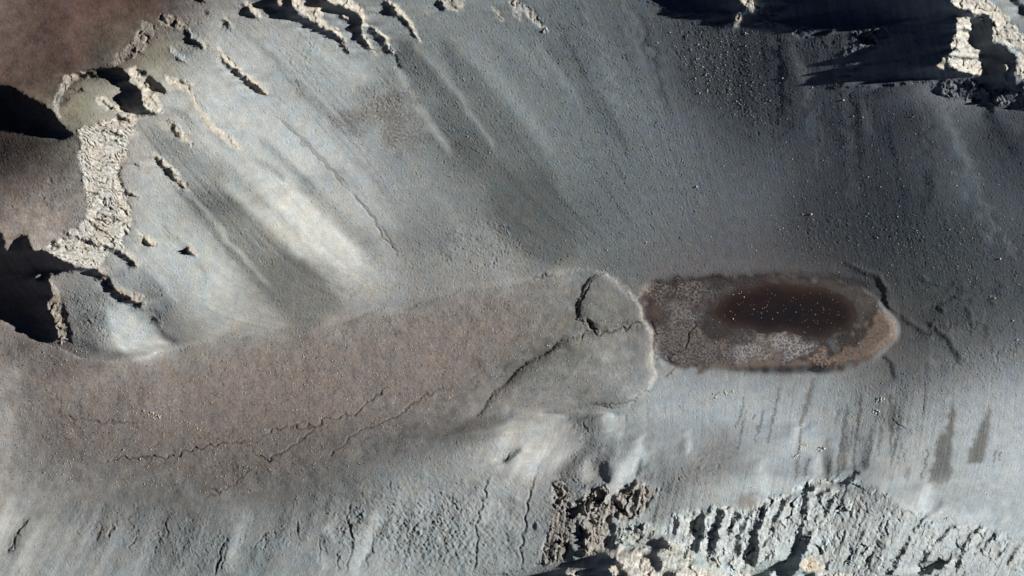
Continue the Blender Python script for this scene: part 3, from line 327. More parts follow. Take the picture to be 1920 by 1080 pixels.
# soil / valley floor mask (used for cracking) and its fades
VF = [(-90,590),(0,598),(60,625),(100,645),(150,668),(200,675),(260,672),(320,655),(420,640),(520,622),(640,600),(760,575),(850,552),(960,535),(1060,512),(1110,506),(1150,520),(1180,545),(1200,575),(1208,600),(1225,630),(1222,670),(1230,700),(1215,730),(1180,757),(1120,767),(1040,780),(960,790),(880,820),(800,850),(720,870),(620,900),(520,950),(420,970),(250,950),(120,930),(-90,930)]
HX, HY = X*.5+(SX*.2+WX*.3), Y*.5+(SY*.2+WY*.3)
soil = box(polymask(VF, (HX, HY)), 3)
soil_in = np.clip(box(polymask(VF, (SX, SY)), 14)*1.6-.5, 0, 1)
brown_n = noise(60, 1.5, seed=61)
COL *= (1 + (soil_in*.09*brown_n)[..., None])
BRN = [(-20,640),(60,650),(110,672),(200,692),(300,678),(420,655),(520,640),(600,625),(700,600),(800,585),(900,570),(960,558),(1000,600),(980,640),(900,690),(820,735),(740,790),(640,830),(540,870),(430,900),(330,880),(250,860),(100,850),(40,760),(60,720),(0,690)]
bm_ = box(polymask(BRN, (SX, SY)), 7)*(.35+.4*mott); COL[:] = COL*(1-bm_[..., None]) + np.array((.215,.19,.177), np.float32)*bm_[..., None]
edge = np.zeros((NY, NX), np.float32)
for w, v, p in [(5,.8,[(150,668),(200,675),(260,672),(310,660)]),(4,.6,[(0,598),(60,628),(90,642)]),(6,.5,[(850,540),(960,526),(1060,508)]),(3.2,1.0,[(1060,507),(1110,504),(1150,518),(1180,544),(1200,575),(1206,600)]),(3.6,1.0,[(1212,606),(1225,630),(1221,670),(1229,700),(1215,730),(1185,753)]),(2,.5,[(1120,765),(1060,775)])]:
    stroke(edge, p, w, v, 'max', taper=False)
edge *= np.clip(.75+.3*noise(24, 1.0, seed=62), .3, 1.1)
COL[:] = COL*(1-.6*edge[..., None]) + np.array((.35,.335,.305), np.float32)*.75*edge[..., None]  # pale gravel fringe, and the lobe front's sunlit rim put into the colour
# darker colour along the creases of the lobe
dark_crease = np.zeros((NY, NX), np.float32)
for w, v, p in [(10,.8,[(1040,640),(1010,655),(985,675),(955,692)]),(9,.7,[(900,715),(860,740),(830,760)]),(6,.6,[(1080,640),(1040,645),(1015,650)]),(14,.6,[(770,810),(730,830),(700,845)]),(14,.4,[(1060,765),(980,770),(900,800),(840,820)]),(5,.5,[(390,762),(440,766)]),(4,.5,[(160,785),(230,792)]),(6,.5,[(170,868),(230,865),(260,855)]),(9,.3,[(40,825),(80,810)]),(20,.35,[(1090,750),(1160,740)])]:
    stroke(dark_crease, p, w, v, 'max', warp=(SX, SY))
dark_crease *= (.6+.5*mott)
COL[:] = COL*(1-.6*dark_crease[..., None]) + np.array((.085,.09,.088), np.float32)*.6*dark_crease[..., None]
# pond basin
BASIN = [(1204,560),(1210,540),(1222,530),(1240,525),(1300,521),(1440,512),(1560,522),(1620,538),(1650,572),(1672,598),(1680,612),(1676,632),(1640,666),(1600,682),(1560,692),(1480,694),(1300,694),(1255,684),(1230,668),(1224,625),(1206,590)]
POND = [(1322,585),(1345,578),(1362,562),(1378,545),(1440,532),(1520,538),(1570,550),(1600,572),(1606,590),(1592,612),(1560,628),(1540,634),(1505,628),(1480,620),(1440,621),(1400,618),(1370,612),(1345,600)]
bas = box(polymask(BASIN, (WX*.5+SX*.5, WY*.5+SY*.5)), 1)
bsoft = box(polymask(BASIN, (SX, SY)), 6)
COL[:] = COL*(1-.45*bsoft[..., None]) + np.array((.105,.098,.092), np.float32)*.45*bsoft[..., None]
B8 = (1180, 480, 4.5)
bc = np.zeros((NY, NX, 3), np.float32); bc[:] = (.052, .044, .044); bc *= (1+.35*(np.clip(noise(7, .9, seed=72)*1.2, -1, 1)))[..., None]
def bpatch(pts, col, mix=1., blur=4, rough=None):
    m = box(polymask(pts, (SX, SY)), max(1, blur-2))*mix
    if rough is not None: m = m*rough
    bc[:] = bc*(1-m[..., None]) + np.array(col, np.float32)*m[..., None]
spk = np.clip(noise(5.5, 0, seed=71)*1.1+.9*noise(9, 0, seed=74)+.4+.5*noise(30, 1.2, seed=73), 0, 1)
bpatch(tr([(130,220),(600,220),(620,330),(560,370),(330,330),(200,400)], B8), (.23,.20,.19), .9, 3, spk)
bpatch(tr([(600,230),(900,260),(700,400),(620,380)], B8), (.14,.15,.15), .6, 4, spk)
bpatch(tr([(330,360),(620,400),(660,500),(640,560),(400,560),(300,520),(280,440)], B8), (.22,.205,.20), .85, 4, .25+.8*spk)
bpatch(tr([(230,560),(520,560),(640,570),(640,720),(900,640),(1350,640),(1350,800),(1100,900),(400,930),(230,860),(205,720)], B8), (.185,.165,.16), .85, 4, .2+.8*spk)
bpatch([(1375,668),(1400,645),(1440,625),(1500,628),(1530,650),(1500,668),(1430,672),(1390,678)], (.36,.35,.355), .85, 4, .2+.8*spk)
bpatch([(1405,660),(1440,650),(1480,662),(1440,672)], (.17,.12,.09), .6, 3, mott)
bpatch([(1410,640),(1425,632),(1445,640),(1435,650)], (.16,.12,.09), .6, 2)
bpatch([(1300,688),(1400,678),(1500,675),(1560,690),(1480,700),(1300,702)], (.19,.15,.13), .8, 3)
bpatch([(1545,668),(1580,655),(1620,630),(1640,590),(1650,575),(1682,605),(1680,635),(1645,665),(1600,685),(1560,692)], (.185,.142,.118), .9, 3, .6+.55*mott)
bpatch([(1525,665),(1545,660),(1570,680),(1590,690),(1545,694),(1520,685)], (.32,.24,.20), .8, 3, mott)
bpatch([(1560,625),(1600,605),(1625,595),(1600,625),(1570,640),(1545,645)], (.15,.15,.155), .7, 3, .4+.6*spk)
bpatch([(1440,515),(1560,525),(1620,545),(1640,580),(1610,600),(1600,565),(1540,540),(1440,528)], (.085,.078,.072), .9, 4)
bpatch(tr([(190,400),(300,340),(340,360),(280,470),(260,520),(200,470)], B8), (.13,.09,.07), .6, 3)
bpatch([(1295,572),(1345,560),(1365,610),(1420,636),(1445,650),(1380,645),(1335,628),(1305,600)], (.05,.045,.048), .85, 4, .4+.6*mott)
bpatch([(1215,540),(1300,535),(1320,560),(1250,575),(1225,610)], (.06,.048,.044), .6, 5, mott)
bpatch(tr([(560,600),(610,590),(630,650),(560,660)], B8), (.26,.22,.18), .5, 2)
COL[:] = COL*(1-bas[..., None]) + bc*bas[..., None]
pm = polymask(POND, (X+3.0*noise(60, 3.2, seed=320)+.5*noise(8, 1.5, seed=322), Y+1.8*noise(60, 3.2, seed=321)+.4*noise(8, 1.5, seed=323)))
psoft = box(pm, 6)
COL[:] = COL*(1-.9*psoft[..., None]) + np.array((.045,.034,.031), np.float32)*.9*psoft[..., None]
# pale fleck of cloud painted into the plateau colour, faint dark smudges
patch([(246,60),(256,56),(266,62),(262,72),(250,72)], (.34,.32,.30), .55, 3)
patch([(30,25),(80,30),(75,60),(40,55)], (.10,.075,.06), .6, 10)
for p in ([(0,680),(40,675),(60,700),(20,720)], [(0,790),(30,785),(35,815),(0,820)], [(270,770),(320,745),(360,750),(320,780)]): patch(p, (.31,.30,.29), .6, 6, rough=mott+.2)
# streaks of sorted dust: real tone, follows the fall line
scree = np.clip(1-soil-bas-rock*1.0, 0, 1)
plz = box(polymask([(-90,-90),(420,-90),(340,20),(262,60),(220,122),(130,142),(150,262),(165,410),(110,450),(-90,430)], (QX, QY)), 4); scree = scree*(1-.85*plz)
COL *= (1+.12*plz*noise(60, 1.6, seed=85)+.08*plz*noise(12, 1.2, seed=86))[..., None]; COL[..., 0] *= 1-.05*plz; COL[..., 2] *= 1+.03*plz
seepz = np.clip(np.exp(-((X-1560)/170)**2-((Y-800)/90)**2)+np.exp(-((X-1760)/200)**2-((Y-880)/80)**2)*.5, 0, 1)
COL *= (1 + (scree*((.05+.03*seepz)*st_mid + .06*st_big + (.03+.07*seepz)*st_fine))[..., None])
COL *= (1 + .075*(1-.6*seepz)[..., None]*noise(3.8, 0, seed=81)[..., None]*(1-bas[..., None]*.5))
COL *= (1 + .05*noise(30, 1.4, seed=82)[..., None])
hue = noise(70, 1.4, seed=83)*.022
COL[..., 0] *= 1+hue; COL[..., 2] *= 1-hue
rk = noise(12, 1.6, seed=84)
COL *= (1+(np.clip(rock, 0, 1)*.13*rk)[..., None])
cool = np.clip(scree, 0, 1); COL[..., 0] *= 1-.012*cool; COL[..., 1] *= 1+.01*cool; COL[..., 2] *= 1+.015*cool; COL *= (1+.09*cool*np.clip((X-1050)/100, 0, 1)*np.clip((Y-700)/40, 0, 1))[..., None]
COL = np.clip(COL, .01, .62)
# ------------------------------------------------------------------ places the low sun does not reach: hollows, gullies and the lee of cliffs
SH = []      # polygons
def sp(o, *polys):
    for p in polys: SH.append(tr(p, o))
I1 = (0, 0, 1)
sp(A_, [(345,215),(395,205),(430,225),(440,195),(530,165),(640,165),(780,165),(830,185),(880,215),(895,300),(960,350),(1010,400),(1025,480),(1060,580),(1100,600),(1180,620),(1140,640),(1060,630),(1000,650),(940,630),(870,600),(830,570),(790,500),(810,440),(830,400),(800,330),(760,280),(700,265),(630,265),(600,235),(540,205),(520,225),(610,270),(520,270),(440,230),(470,265),(400,260),(350,240)],
 [(1060,290),(1100,230),(1140,270),(1190,310),(1240,360),(1290,395),(1220,410),(1120,390),(1080,350)], [(970,170),(1060,200),(1080,225),(1030,235)], [(760,635),(800,620),(850,660),(920,710),(860,705),(790,690),(830,730),(780,700)], [(550,690),(600,720),(620,745),(570,730)],
 [(590,800),(640,760),(650,770),(600,810)], [(290,370),(380,375),(440,395),(430,405),(340,390)], [(230,470),(300,475),(300,490),(230,485)])
sp(I1, [(-90,165),(0,162),(30,165),(60,185),(85,196),(100,210),(112,225),(125,238),(141,255),(120,262),(100,256),(60,250),(30,250),(0,240),(-90,235)],
 [(-90,400),(0,425),(8,440),(12,455),(12,470),(22,465),(30,455),(42,440),(52,440),(60,450),(60,465),(70,470),(82,470),(100,476),(115,485),(130,492),(145,500),(165,503),(180,503),(195,515),(208,525),(215,540),(225,547),(240,555),(262,570),(268,568),(262,578),(240,570),(218,562),(208,548),(195,540),(188,530),(180,522),(165,515),(150,510),(135,510),(115,512),(95,515),(93,530),(100,545),(105,556),(92,560),(90,580),(100,600),(112,620),(110,635),(100,640),(80,640),(60,625),(40,612),(20,602),(0,597),(-90,560)],
 [(413,97),(425,118),(440,127),(457,143),(475,160),(490,170),(503,181),(488,178),(470,165),(450,148),(432,133),(418,118)], [(120,565),(128,590),(136,620),(138,645),(130,638),(130,615),(118,590)])
sp(Wc, [(720,870),(760,865),(830,900),(880,910),(930,940),(990,990),(1040,1050),(1060,1085),(1000,1085),(960,1050),(960,1020),(880,970),(800,915),(740,910)], [(945,325),(980,320),(1030,350),(1095,395),(1040,385),(985,375),(960,350)],
 [(1080,750),(1130,800),(1180,820),(1255,880),(1190,880),(1140,850),(1150,820),(1100,790)], [(205,840),(240,830),(290,860),(300,890),(240,880)], [(1050,40),(1080,50),(1120,85),(1060,70)])
sp(T1, [(1040,180),(1060,170),(1080,210),(1120,250),(1170,285),(1090,275),(1040,230)], [(960,290),(1000,330),(1060,360),(1000,350)], [(750,270),(830,315),(780,315)], [(950,670),(970,690),(1000,740),(1030,780),(990,760),(960,720)],
 [(870,880),(890,890),(960,960),(1060,1070),(1040,1070),(960,1000),(890,920)], [(1010,450),(1090,490),(1030,480)], [(910,90),(950,135),(915,120)], [(1090,0),(1140,0),(1170,30),(1150,25),(1100,10)], [(1160,60),(1200,80),(1160,85)], [(1370,20),(1400,50),(1440,100),(1380,110),(1370,60)], [(1260,110),(1300,150),(1300,170),(1260,150)],
 [(1045,1395),(1070,1395),(1080,1435),(1050,1420)])
sp(K, [(0,120),(30,90),(90,180),(130,210),(210,240),(100,235),(0,235),(-60,200),(-60,120)],
 [(100,-200),(550,-200),(560,40),(590,110),(620,150),(700,190),(760,230),(820,280),(870,310),(920,345),(1000,370),(1060,400),(1110,440),(1150,470),(1180,520),(1210,590),(1240,620),(1260,670),(1200,640),(1160,570),(1120,490),(1020,490),(940,470),(1000,445),(900,420),(800,375),(730,340),(690,300),(630,270),(560,270),(440,250),(330,235),(240,205),(180,150),(130,100),(110,60)],
 [(720,-200),(920,-200),(960,30),(1100,75),(1190,100),(1240,130),(1330,170),(1370,210),(1410,270),(1400,310),(1385,370),(1400,430),(1450,500),(1500,570),(1550,635),(1440,590),(1380,530),(1300,490),(1290,420),(1250,380),(1270,340),(1240,270),(1180,270),(1120,240),(1100,200),(1030,170),(950,140),(880,110),(780,90),(740,60)],
 [(1470,330),(1530,350),(1600,390),(1640,440),(1680,500),(1690,560),(1750,620),(1780,655),(1665,665),(1660,590),(1600,520),(1520,440),(1450,390)],
 [(1640,50),(1700,20),(1720,60),(1780,90),(1790,140),(1860,200),(1920,250),(1830,245),(1760,210),(1590,205),(1590,180),(1680,140)], [(1430,-200),(1580,-200),(1570,0),(1500,15)])
sp(T2, [(770,80),(820,100),(850,120),(870,150),(900,200),(920,250),(890,210),(850,160),(800,110)], [(1020,0),(1040,0),(1050,40),(1080,70),(1030,60),(1000,30)], [(1080,0),(1100,0),(1120,40),(1150,65),(1110,50)], [(1330,60),(1350,90),(1390,120),(1350,110)])
sp(T3, [(600,-250),(700,0),(760,15),(830,50),(870,60),(830,72),(890,70),(960,98),(1050,95),(1150,88),(1230,85),(1150,120),(1075,153),(1170,140),(1250,125),(1255,85),(1300,60),(1310,40),(1270,0),(1270,-250)], [(1300,155),(1440,110),(1440,150),(1330,160)], [(1370,85),(1440,70),(1440,110),(1400,100)])
sp(T4, [(-60,-250),(0,0),(0,25),(110,30),(60,80),(0,105),(-30,120),(0,145),(60,150),(120,175),(250,170),(240,185),(165,217),(300,205),(330,190),(450,175),(530,165),(640,160),(660,185),(665,220),(620,260),(560,290),(510,320),(500,345),(400,372),(440,377),(540,385),(500,400),(400,450),(440,455),(400,475),(310,507),(420,500),(560,495),(600,500),(700,485),(800,470),(900,465),(1000,460),(1050,455),(1090,470),(1180,500),(1200,560),(1230,620),(1260,640),(1250,580),(1300,530),(1370,530),(1370,470),(1360,430),(1365,390),(1370,380),(1380,330),(1340,300),(1310,260),(1270,260),(1245,250),(1240,200),(1240,130),(1205,95),(1140,90),(1120,75),(1030,50),(1010,15),(970,-10),(960,-250)],
 [(1330,-150),(1380,-150),(1380,20),(1420,40),(1500,0),(1500,95),(1380,100),(1400,60),(1340,25)])
sp(I1, [(860,1092),(1000,1060),(1063,1047),(1085,1043),(1130,1037),(1139,1035),(1143,1041),(1157,1048),(1165,1056),(1163,1065),(1175,1074),(1190,1085),(1190,1110),(820,1120)])
sp(CR, [(900,775),(1050,750),(1150,710),(1300,680),(1350,730),(1400,800),(1330,790),(1250,830),(1270,900),(1300,980),(1290,1040),(1220,1010),(1170,960),(1170,900),(1110,860),(1180,840),(1180,800),(1120,770),(1080,810),(1030,800),(960,785)],
 [(770,430),(790,440),(790,520),(830,570),(820,640),(825,700),(820,800),(740,810),(720,710),(780,650),(770,590),(760,540),(740,510)],
 [(400,440),(410,400),(500,330),(560,290),(590,300),(570,340),(520,370),(500,420),(550,450),(600,470),(640,520),(660,600),(600,590),(590,540),(540,470),(470,430),(440,480),(470,560),(500,600),(560,640),(550,690),(520,760),(470,780),(460,700),(430,560)],
 [(570,215),(620,180),(720,150),(690,190),(740,225),(700,260),(710,330),(660,330),(640,260),(610,210)], [(725,20),(760,60),(770,130),(730,140)], [(770,280),(830,250),(850,300),(900,370),(880,480),(850,490),(840,420),(800,330)],
 [(860,200),(920,180),(1000,130),(1030,90),(1030,140),(980,200),(950,230),(930,320),(900,260)], [(1030,220),(1070,200),(1070,280),(1040,380),(1010,300)], [(1100,360),(1180,310),(1150,390)], [(980,380),(1020,370),(1000,450)],
 [(290,730),(340,710),(370,760),(400,800),(390,890),(340,900),(350,780)], [(470,780),(530,740),(520,850),(450,870)], [(1160,670),(1220,590),(1190,690),(1150,710)], [(1030,590),(1060,580),(1040,660)], [(0,540),(25,550),(20,610),(0,620)], [(240,400),(280,395),(290,450)])
sp(CR2, [(270,530),(350,490),(420,430),(430,500),(430,690),(390,740),(380,810),(340,835),(270,790),(360,720),(300,610)], [(430,430),(500,400),(480,450),(440,470)], [(480,370),(510,370),(500,395)],
 [(560,400),(640,390),(640,450),(600,530),(570,620),(560,710),(540,850),(520,940),(500,900),(520,800),(460,800),(470,680),(490,590),(540,530),(560,450)], [(740,440),(800,430),(790,480),(740,540),(690,640),(650,700),(670,610),(700,540)],
 [(800,590),(840,490),(870,470),(900,420),(950,400),(900,450),(850,520),(850,570),(810,640),(800,760),(790,850),(760,900),(720,780),(770,720),(710,690),(770,650)],
 [(960,390),(1050,335),(1040,400),(1050,480),(1000,490),(1010,560),(960,610),(970,760),(970,880),(940,990),(890,960),(850,900),(840,800),(890,700),(880,630),(910,590),(920,530),(970,480)],
 [(1085,510),(1150,460),(1190,380),(1230,330),(1280,270),(1260,310),(1210,400),(1180,480),(1160,540),(1110,540)], [(1090,570),(1120,560),(1110,650),(1050,760),(980,820),(1050,720),(1090,650)],
 [(950,990),(1080,960),(1240,905),(1310,890),(1330,830),(1360,700),(1404,600),(1404,900),(1390,960),(1330,1000),(1300,1080),(1210,1060),(1150,1020),(1090,1040),(1100,1080),(1000,1100),(850,1090),(900,1040),(940,1010)],
 [(0,1040),(130,1020),(140,1100),(0,1100)], [(220,820),(250,820),(250,900),(230,880)], [(120,510),(150,500),(170,540),(160,600),(130,670),(110,620)])
sp(CR3, [(0,350),(70,290),(170,210),(100,280),(120,300),(60,340),(20,400),(0,450)],
 [(260,175),(310,150),(350,165),(355,200),(320,230),(270,230),(285,320),(280,420),(240,470),(240,560),(230,660),(320,610),(310,690),(270,780),(260,820),(220,860),(190,960),(190,1010),(100,1060),(0,1080),(0,930),(90,890),(130,810),(150,720),(150,680),(200,560),(210,460),(240,390),(230,280)],
 [(400,240),(460,200),(430,250),(400,270)], [(480,210),(540,190),(500,230)], [(490,320),(580,250),(550,320),(510,410),(450,510),(470,430)], [(360,470),(385,460),(370,540)],
 [(340,125),(480,115),(600,130),(690,90),(730,70),(770,20),(840,10),(760,60),(710,120),(690,200),(680,130),(620,170),(600,150),(480,125)], [(870,590),(860,640),(800,700),(780,840),(740,970),(730,900),(760,800),(780,720),(820,660)],
 [(980,700),(1020,710),(990,810),(930,910),(900,1000),(880,1060),(870,1000),(890,880),(960,830)], [(1250,440),(1210,500),(1170,590),(1140,690),(1120,740),(1130,660),(1160,590),(1220,470)], [(1060,600),(1120,540),(1070,610)],
 [(1380,570),(1404,570),(1330,650),(1310,690)], [(1230,830),(1290,740),(1280,780),(1190,930),(1180,990),(1080,1080),(1070,1060),(1180,930)], [(1404,740),(1320,800),(1300,880),(1310,810)], [(230,1040),(380,1020),(350,1080),(240,1080)], [(450,1050),(640,1035),(550,1060)], [(225,865),(330,840),(250,880)], [(380,950),(460,915),(400,940)])
sp(T12, [(920,940),(880,950),(850,1010),(850,1075),(880,1065),(980,1025),(1060,935),(1000,985),(900,995),(870,1000)])
LIT = [tr(p, K) for p in ([(390,0),(470,0),(490,50),(455,100),(400,60)], [(610,160),(680,170),(740,240),(700,230),(640,190)], [(1165,180),(1215,188),(1280,262),(1220,250)], [(1490,370),(1560,400),(1640,450),(1590,450)])]
LIT += [OUT[i][0] for i in range(len(OUT)) if OUT[i][5] in ('rock_tower',) or (OUT[i][5] == 'rock_pinnacle' and 'bottom shadow' in OUT[i][8]) or 'tiny lit' in OUT[i][6] or 'bright cream pinnacle' in OUT[i][6] or 'small cone' in OUT[i][6]]
LIT += [tr(p, TRc) for p in ([(935,768),(990,850),(950,810)], [(700,200),(725,200),(730,232),(700,232)])] + [[(13,452),(28,445),(30,460),(20,475),(12,468)], [(68,517),(77,515),(77,530),(70,530)]]
# jagged edges: the outline wanders along the sun direction
JX = X + 3.2*noise(7, 1.0, aniso=.6, ang=math.pi/2, seed=91) + 2.2*noise(22, 1.5, seed=92); JY = Y + 1.2*noise(10, 1.2, seed=93)
sh = np.zeros((NY, NX), bool)
for p in SH:
    k = win(p, 16); sh[k] |= inpoly(p, (JX[k]*.5+WX[k]*.5), WY[k])
for p in LIT:
    k = win(p, 16); sh[k] &= ~inpoly(p, WX[k], WY[k])
def shs(pts, w, o=I1, wp=None):
    p = tr(pts, o); k = win(p, w*2+8); d, s, t = segd(p, WX[k], WY[k])
    sh[k] |= d < w*(.45+.55*np.sin(np.pi*t))*(1+.35*mott[k])
for w, o, p in [(3.2,T8,[(620,490),(655,550),(655,610),(680,660)]),(2,T12,[(900,730),(830,800),(810,830)]),(2.6,T12,[(800,860),(760,920),(700,1020),(670,1070)]),(2.2,T12,[(1050,800),(1000,820),(960,880)]),(3,T12,[(1190,800),(1130,850),(1100,900),(1080,970),(1050,1060)]),(2.6,T12,[(1290,840),(1220,890),(1200,940)]),(1.8,T12,[(1330,920),(1270,980)]),(1.8,T12,[(1400,900),(1390,940),(1340,1010)]),(1.8,A_,[(650,790),(760,830),(880,860)]),(1.5,A_,[(600,480),(680,540),(760,600)]),(2.2,Wc,[(430,760),(530,810),(640,850),(720,870)]),(1.8,Wc,[(330,740),(450,770)]),(2,Wc,[(560,310),(640,345),(700,360)]),(1.4,Wc,[(690,540),(780,575)]),(1.4,Wc,[(640,680),(760,730)]),(1.3,Wc,[(900,0),(905,100),(910,240),(950,320)]),(1.2,Wc,[(700,380),(860,400)]),(1.2,Wc,[(640,600),(800,620)]),(1.2,Wc,[(700,460),(850,500)]),(2.2,T11,[(525,480),(535,540)]),(1.4,T2,[(785,310),(815,390)]),(1.2,T2,[(0,480),(60,540)])]:
    shs(p, w, o)
sh &= ~(bas > .5)
# ------------------------------------------------------------------ the height of the land
HT = [(100,60,300),(0,0,300),(300,0,310),(600,0,290),(1000,0,260),(1400,0,255),(1900,0,265),(50,140,290),(250,200,220),(150,350,215),(50,400,200),(0,520,60),(100,520,110),(130,640,25),(200,520,150),(270,580,110),(250,640,40),(300,660,5),(50,560,20),(0,600,5),
 (400,300,200),(600,300,140),(800,300,115),(1000,300,110),(1300,300,110),(1600,300,120),(1900,300,120),(500,550,25),(700,500,30),(900,480,20),(1100,470,15),(1500,470,15),(1900,480,30),(400,640,5),(0,700,0),(300,760,5),(600,700,5),(900,640,5),(1100,620,5),(1180,650,2),(1450,600,-10),(1250,600,-9),(1650,620,-9),(1800,600,8),(1900,600,12),
 (0,900,10),(300,950,20),(600,900,20),(900,850,40),(1200,800,45),(1500,750,20),(1500,850,70),(1800,800,60),(0,1080,60),(400,1080,80),(800,1080,120),(1100,1000,120),(1400,1000,140),(1800,1000,150),(1400,1080,180),(1900,1080,190),(-90,1170,70),(2040,1170,200),(2040,-90,280),(-90,-90,300),(1000,-90,300),(1000,1170,160)]
H0 = scat(HT, 1e-4, 'tps')
te = math.tan(SUN_EL); ce, se = math.cos(SUN_EL), math.sin(SUN_EL); ca, sa = math.cos(SUN_AZ), math.sin(SUN_AZ)
H0x = np.gradient(H0, ST, axis=1); H0y = -np.gradient(H0, ST, axis=0)            # y up
H0s = ca*H0x + sa*H0y; H0t = -sa*H0x + ca*H0y
lin = (np.clip(T, 0, 255)/255.)**2.2
alb = .25*COL0[..., 0]+.65*COL0[..., 1]+.1*COL0[..., 2]
alb = box(alb.astype(np.float32), 4)
KG = 5.0/math.pi*2**.32
cth = np.clip(lin/(alb*KG) - .01, .035, .97)
lim = np.sqrt(1/(1+0*H0t**2)); cth = np.minimum(cth, .97)
q2 = np.minimum(H0t**2, .25)
p = np.zeros_like(cth)
for _ in range(12): p = (se - cth*np.sqrt(1+p*p+q2))/ce
P = np.clip(p, -1.1, .42); pcl = P.copy()
def D(w, v, pts, o=I1): stroke(P, tr(pts, o), w, v, warp=(SX, SY))


D(2, .2, [(1090,610),(1200,760),(1300,850)], (0,0,3)); D(2.5, -.2, [(1130,600),(1240,740),(1400,860)], (0,0,3)); D(2.5, .15, [(360,170),(400,215),(440,250)]); D(3,-.18,[(378,165),(430,215),(480,250)])

D(5, .12, [(1455,60),(1465,200),(1480,300)]); D(7, -.12, [(1500,120),(1530,260),(1540,330)]); D(2.5, .25, [(1546,70),(1550,112)]); D(12, -.14, [(1765,200),(1800,280),(1850,420),(1900,470)]); D(9, .10, [(1730,200),(1745,300),(1735,400)]); D(9,.08,[(1600,170),(1610,300)]); D(8,-.08,[(1580,180),(1590,300),(1600,380)])
D(8, -.12, [(1090,0),(1130,100),(1170,220)]); D(7, .12, [(1200,20),(1230,120),(1250,200)]); D(5,-.12,[(1165,0),(1190,60),(1215,130)]); D(10,.07,[(1270,80),(1310,200)]); D(10,.08,[(1050,60),(1090,130)])
D(5,.18,[(1110,910),(1130,870),(1140,830)]); D(8,-.2,[(1180,900),(1200,850),(1205,800)]); D(6,.12,[(1205,900),(1225,840)]); D(12,.18,[(1150,790),(1135,850)]); D(5,.2,[(1095,800),(1085,780)]); D(10,.12,[(820,930),(800,900)])
D(12,.14,[(650,900),(690,960)]); D(6,.2,[(1950,700),(1700,920)],(0,0,1)) if False else None
D(4,-.2,[(690,540),(650,640),(560,780)],T10); D(5,.2,[(600,690),(560,760),(470,880)],T10); D(5,-.2,[(690,700),(640,820),(560,960),(520,1060)],T10); D(5,.2,[(690,780),(660,900),(600,1060)],T10); D(3,.2,[(380,800),(355,870),(355,1050)],T10); D(4,-.15,[(440,740),(395,800),(370,870)],T10)
D(3,-.25,[(1420,250),(1340,380),(1290,450)],T10); D(3,.2,[(1440,300),(1360,420),(1310,480)],T10); D(3,-.22,[(1200,390),(1160,440)],T10); D(3,-.2,[(990,430),(940,520)],T10); D(3,-.2,[(1240,480),(1200,590)],T10)
D(3,-.25,[(160,440),(110,560),(95,640)],T11); D(3,.22,[(200,420),(140,540)],T11); D(4,.2,[(300,200),(220,280),(200,350)],T11); D(4,-.2,[(240,190),(200,260)],T11); D(3,.2,[(660,120),(650,240),(610,380)],T11); D(3,-.2,[(640,150),(620,270),(590,400)],T11); D(3,.15,[(700,150),(690,230)],T11)
D(5,.25,[(700,820),(640,560)],T12) if False else None
D(4,.2,[(945,600),(900,700)],T12); D(3,-.15,[(930,620),(880,700)],T12); D(4,.2,[(1065,760),(1050,820)],T12); D(4,.2,[(860,700),(855,850),(850,940)],T12); D(6,.15,[(1310,740),(1250,850)],T12)
D(4,.2,[(920,700),(905,850)],T8); D(4,-.2,[(935,720),(925,850),(920,960)],T8); D(5,.18,[(990,640),(1040,600),(1120,620)],T8); D(8,-.15,[(1000,740),(1080,820)],T8); D(8,.15,[(1200,760),(1230,850)],T8); D(5,-.18,[(1180,640),(1180,760)],T8); D(3,.15,[(800,545),(1000,520),(1440,570)],T8)
D(5,.3,[(265,575),(285,590),(300,605)]); D(2,.3,[(272,570),(285,590),(298,612)]); D(2,-.3,[(277,570),(290,592),(303,612)]); D(2,.25,[(280,565),(295,590)])
D(4,.12,[(1260,540),(1400,520),(1560,530)])
# lobe front and its inner rim
D(3.2,-.2,[(1150,520),(1180,546),(1201,577),(1209,600)]); D(3.6,-.2,[(1214,608),(1227,632),(1224,670),(1232,700),(1218,730)]); D(10,.10,[(1180,560),(1198,600),(1212,640),(1212,700)])
D(3,.3,[(1090,530),(1085,560),(1082,590)]); D(3,-.3,[(1100,530),(1094,560)]); D(6,.12,[(1080,640),(1030,650),(985,680)]); D(10,-.15,[(1130,645),(1145,670)]); 
# streaks
P += scree*(.035*st_mid+.035*st_big+.035*st_fine)*np.where(T < 90, .6, 1.)*np.where(Y > 700, .7, 1.)
lowz = scree*np.clip((Y-700)/60, 0, 1)*np.clip((X-1030)/80, 0, 1); P += lowz*(.05*st_mid+.05*st_big+.03*st_fine)
lowl = scree*np.clip((Y-890)/50, 0, 1)*np.clip((1000-X)/80, 0, 1); P += lowl*(.06*lic(noise(60, 0, seed=401), 30)+.04*lic(noise(30, 1.2, seed=402), 14)+.04*noise(30, 1.4, seed=403))
upz = scree*np.clip((560-Y)/60, 0, 1)*np.clip((760-X)/80, 0, 1); P += upz*(.04*st_mid+.03*st_fine)
P = np.where(bas > .3, .0+.03*st_mid, P)
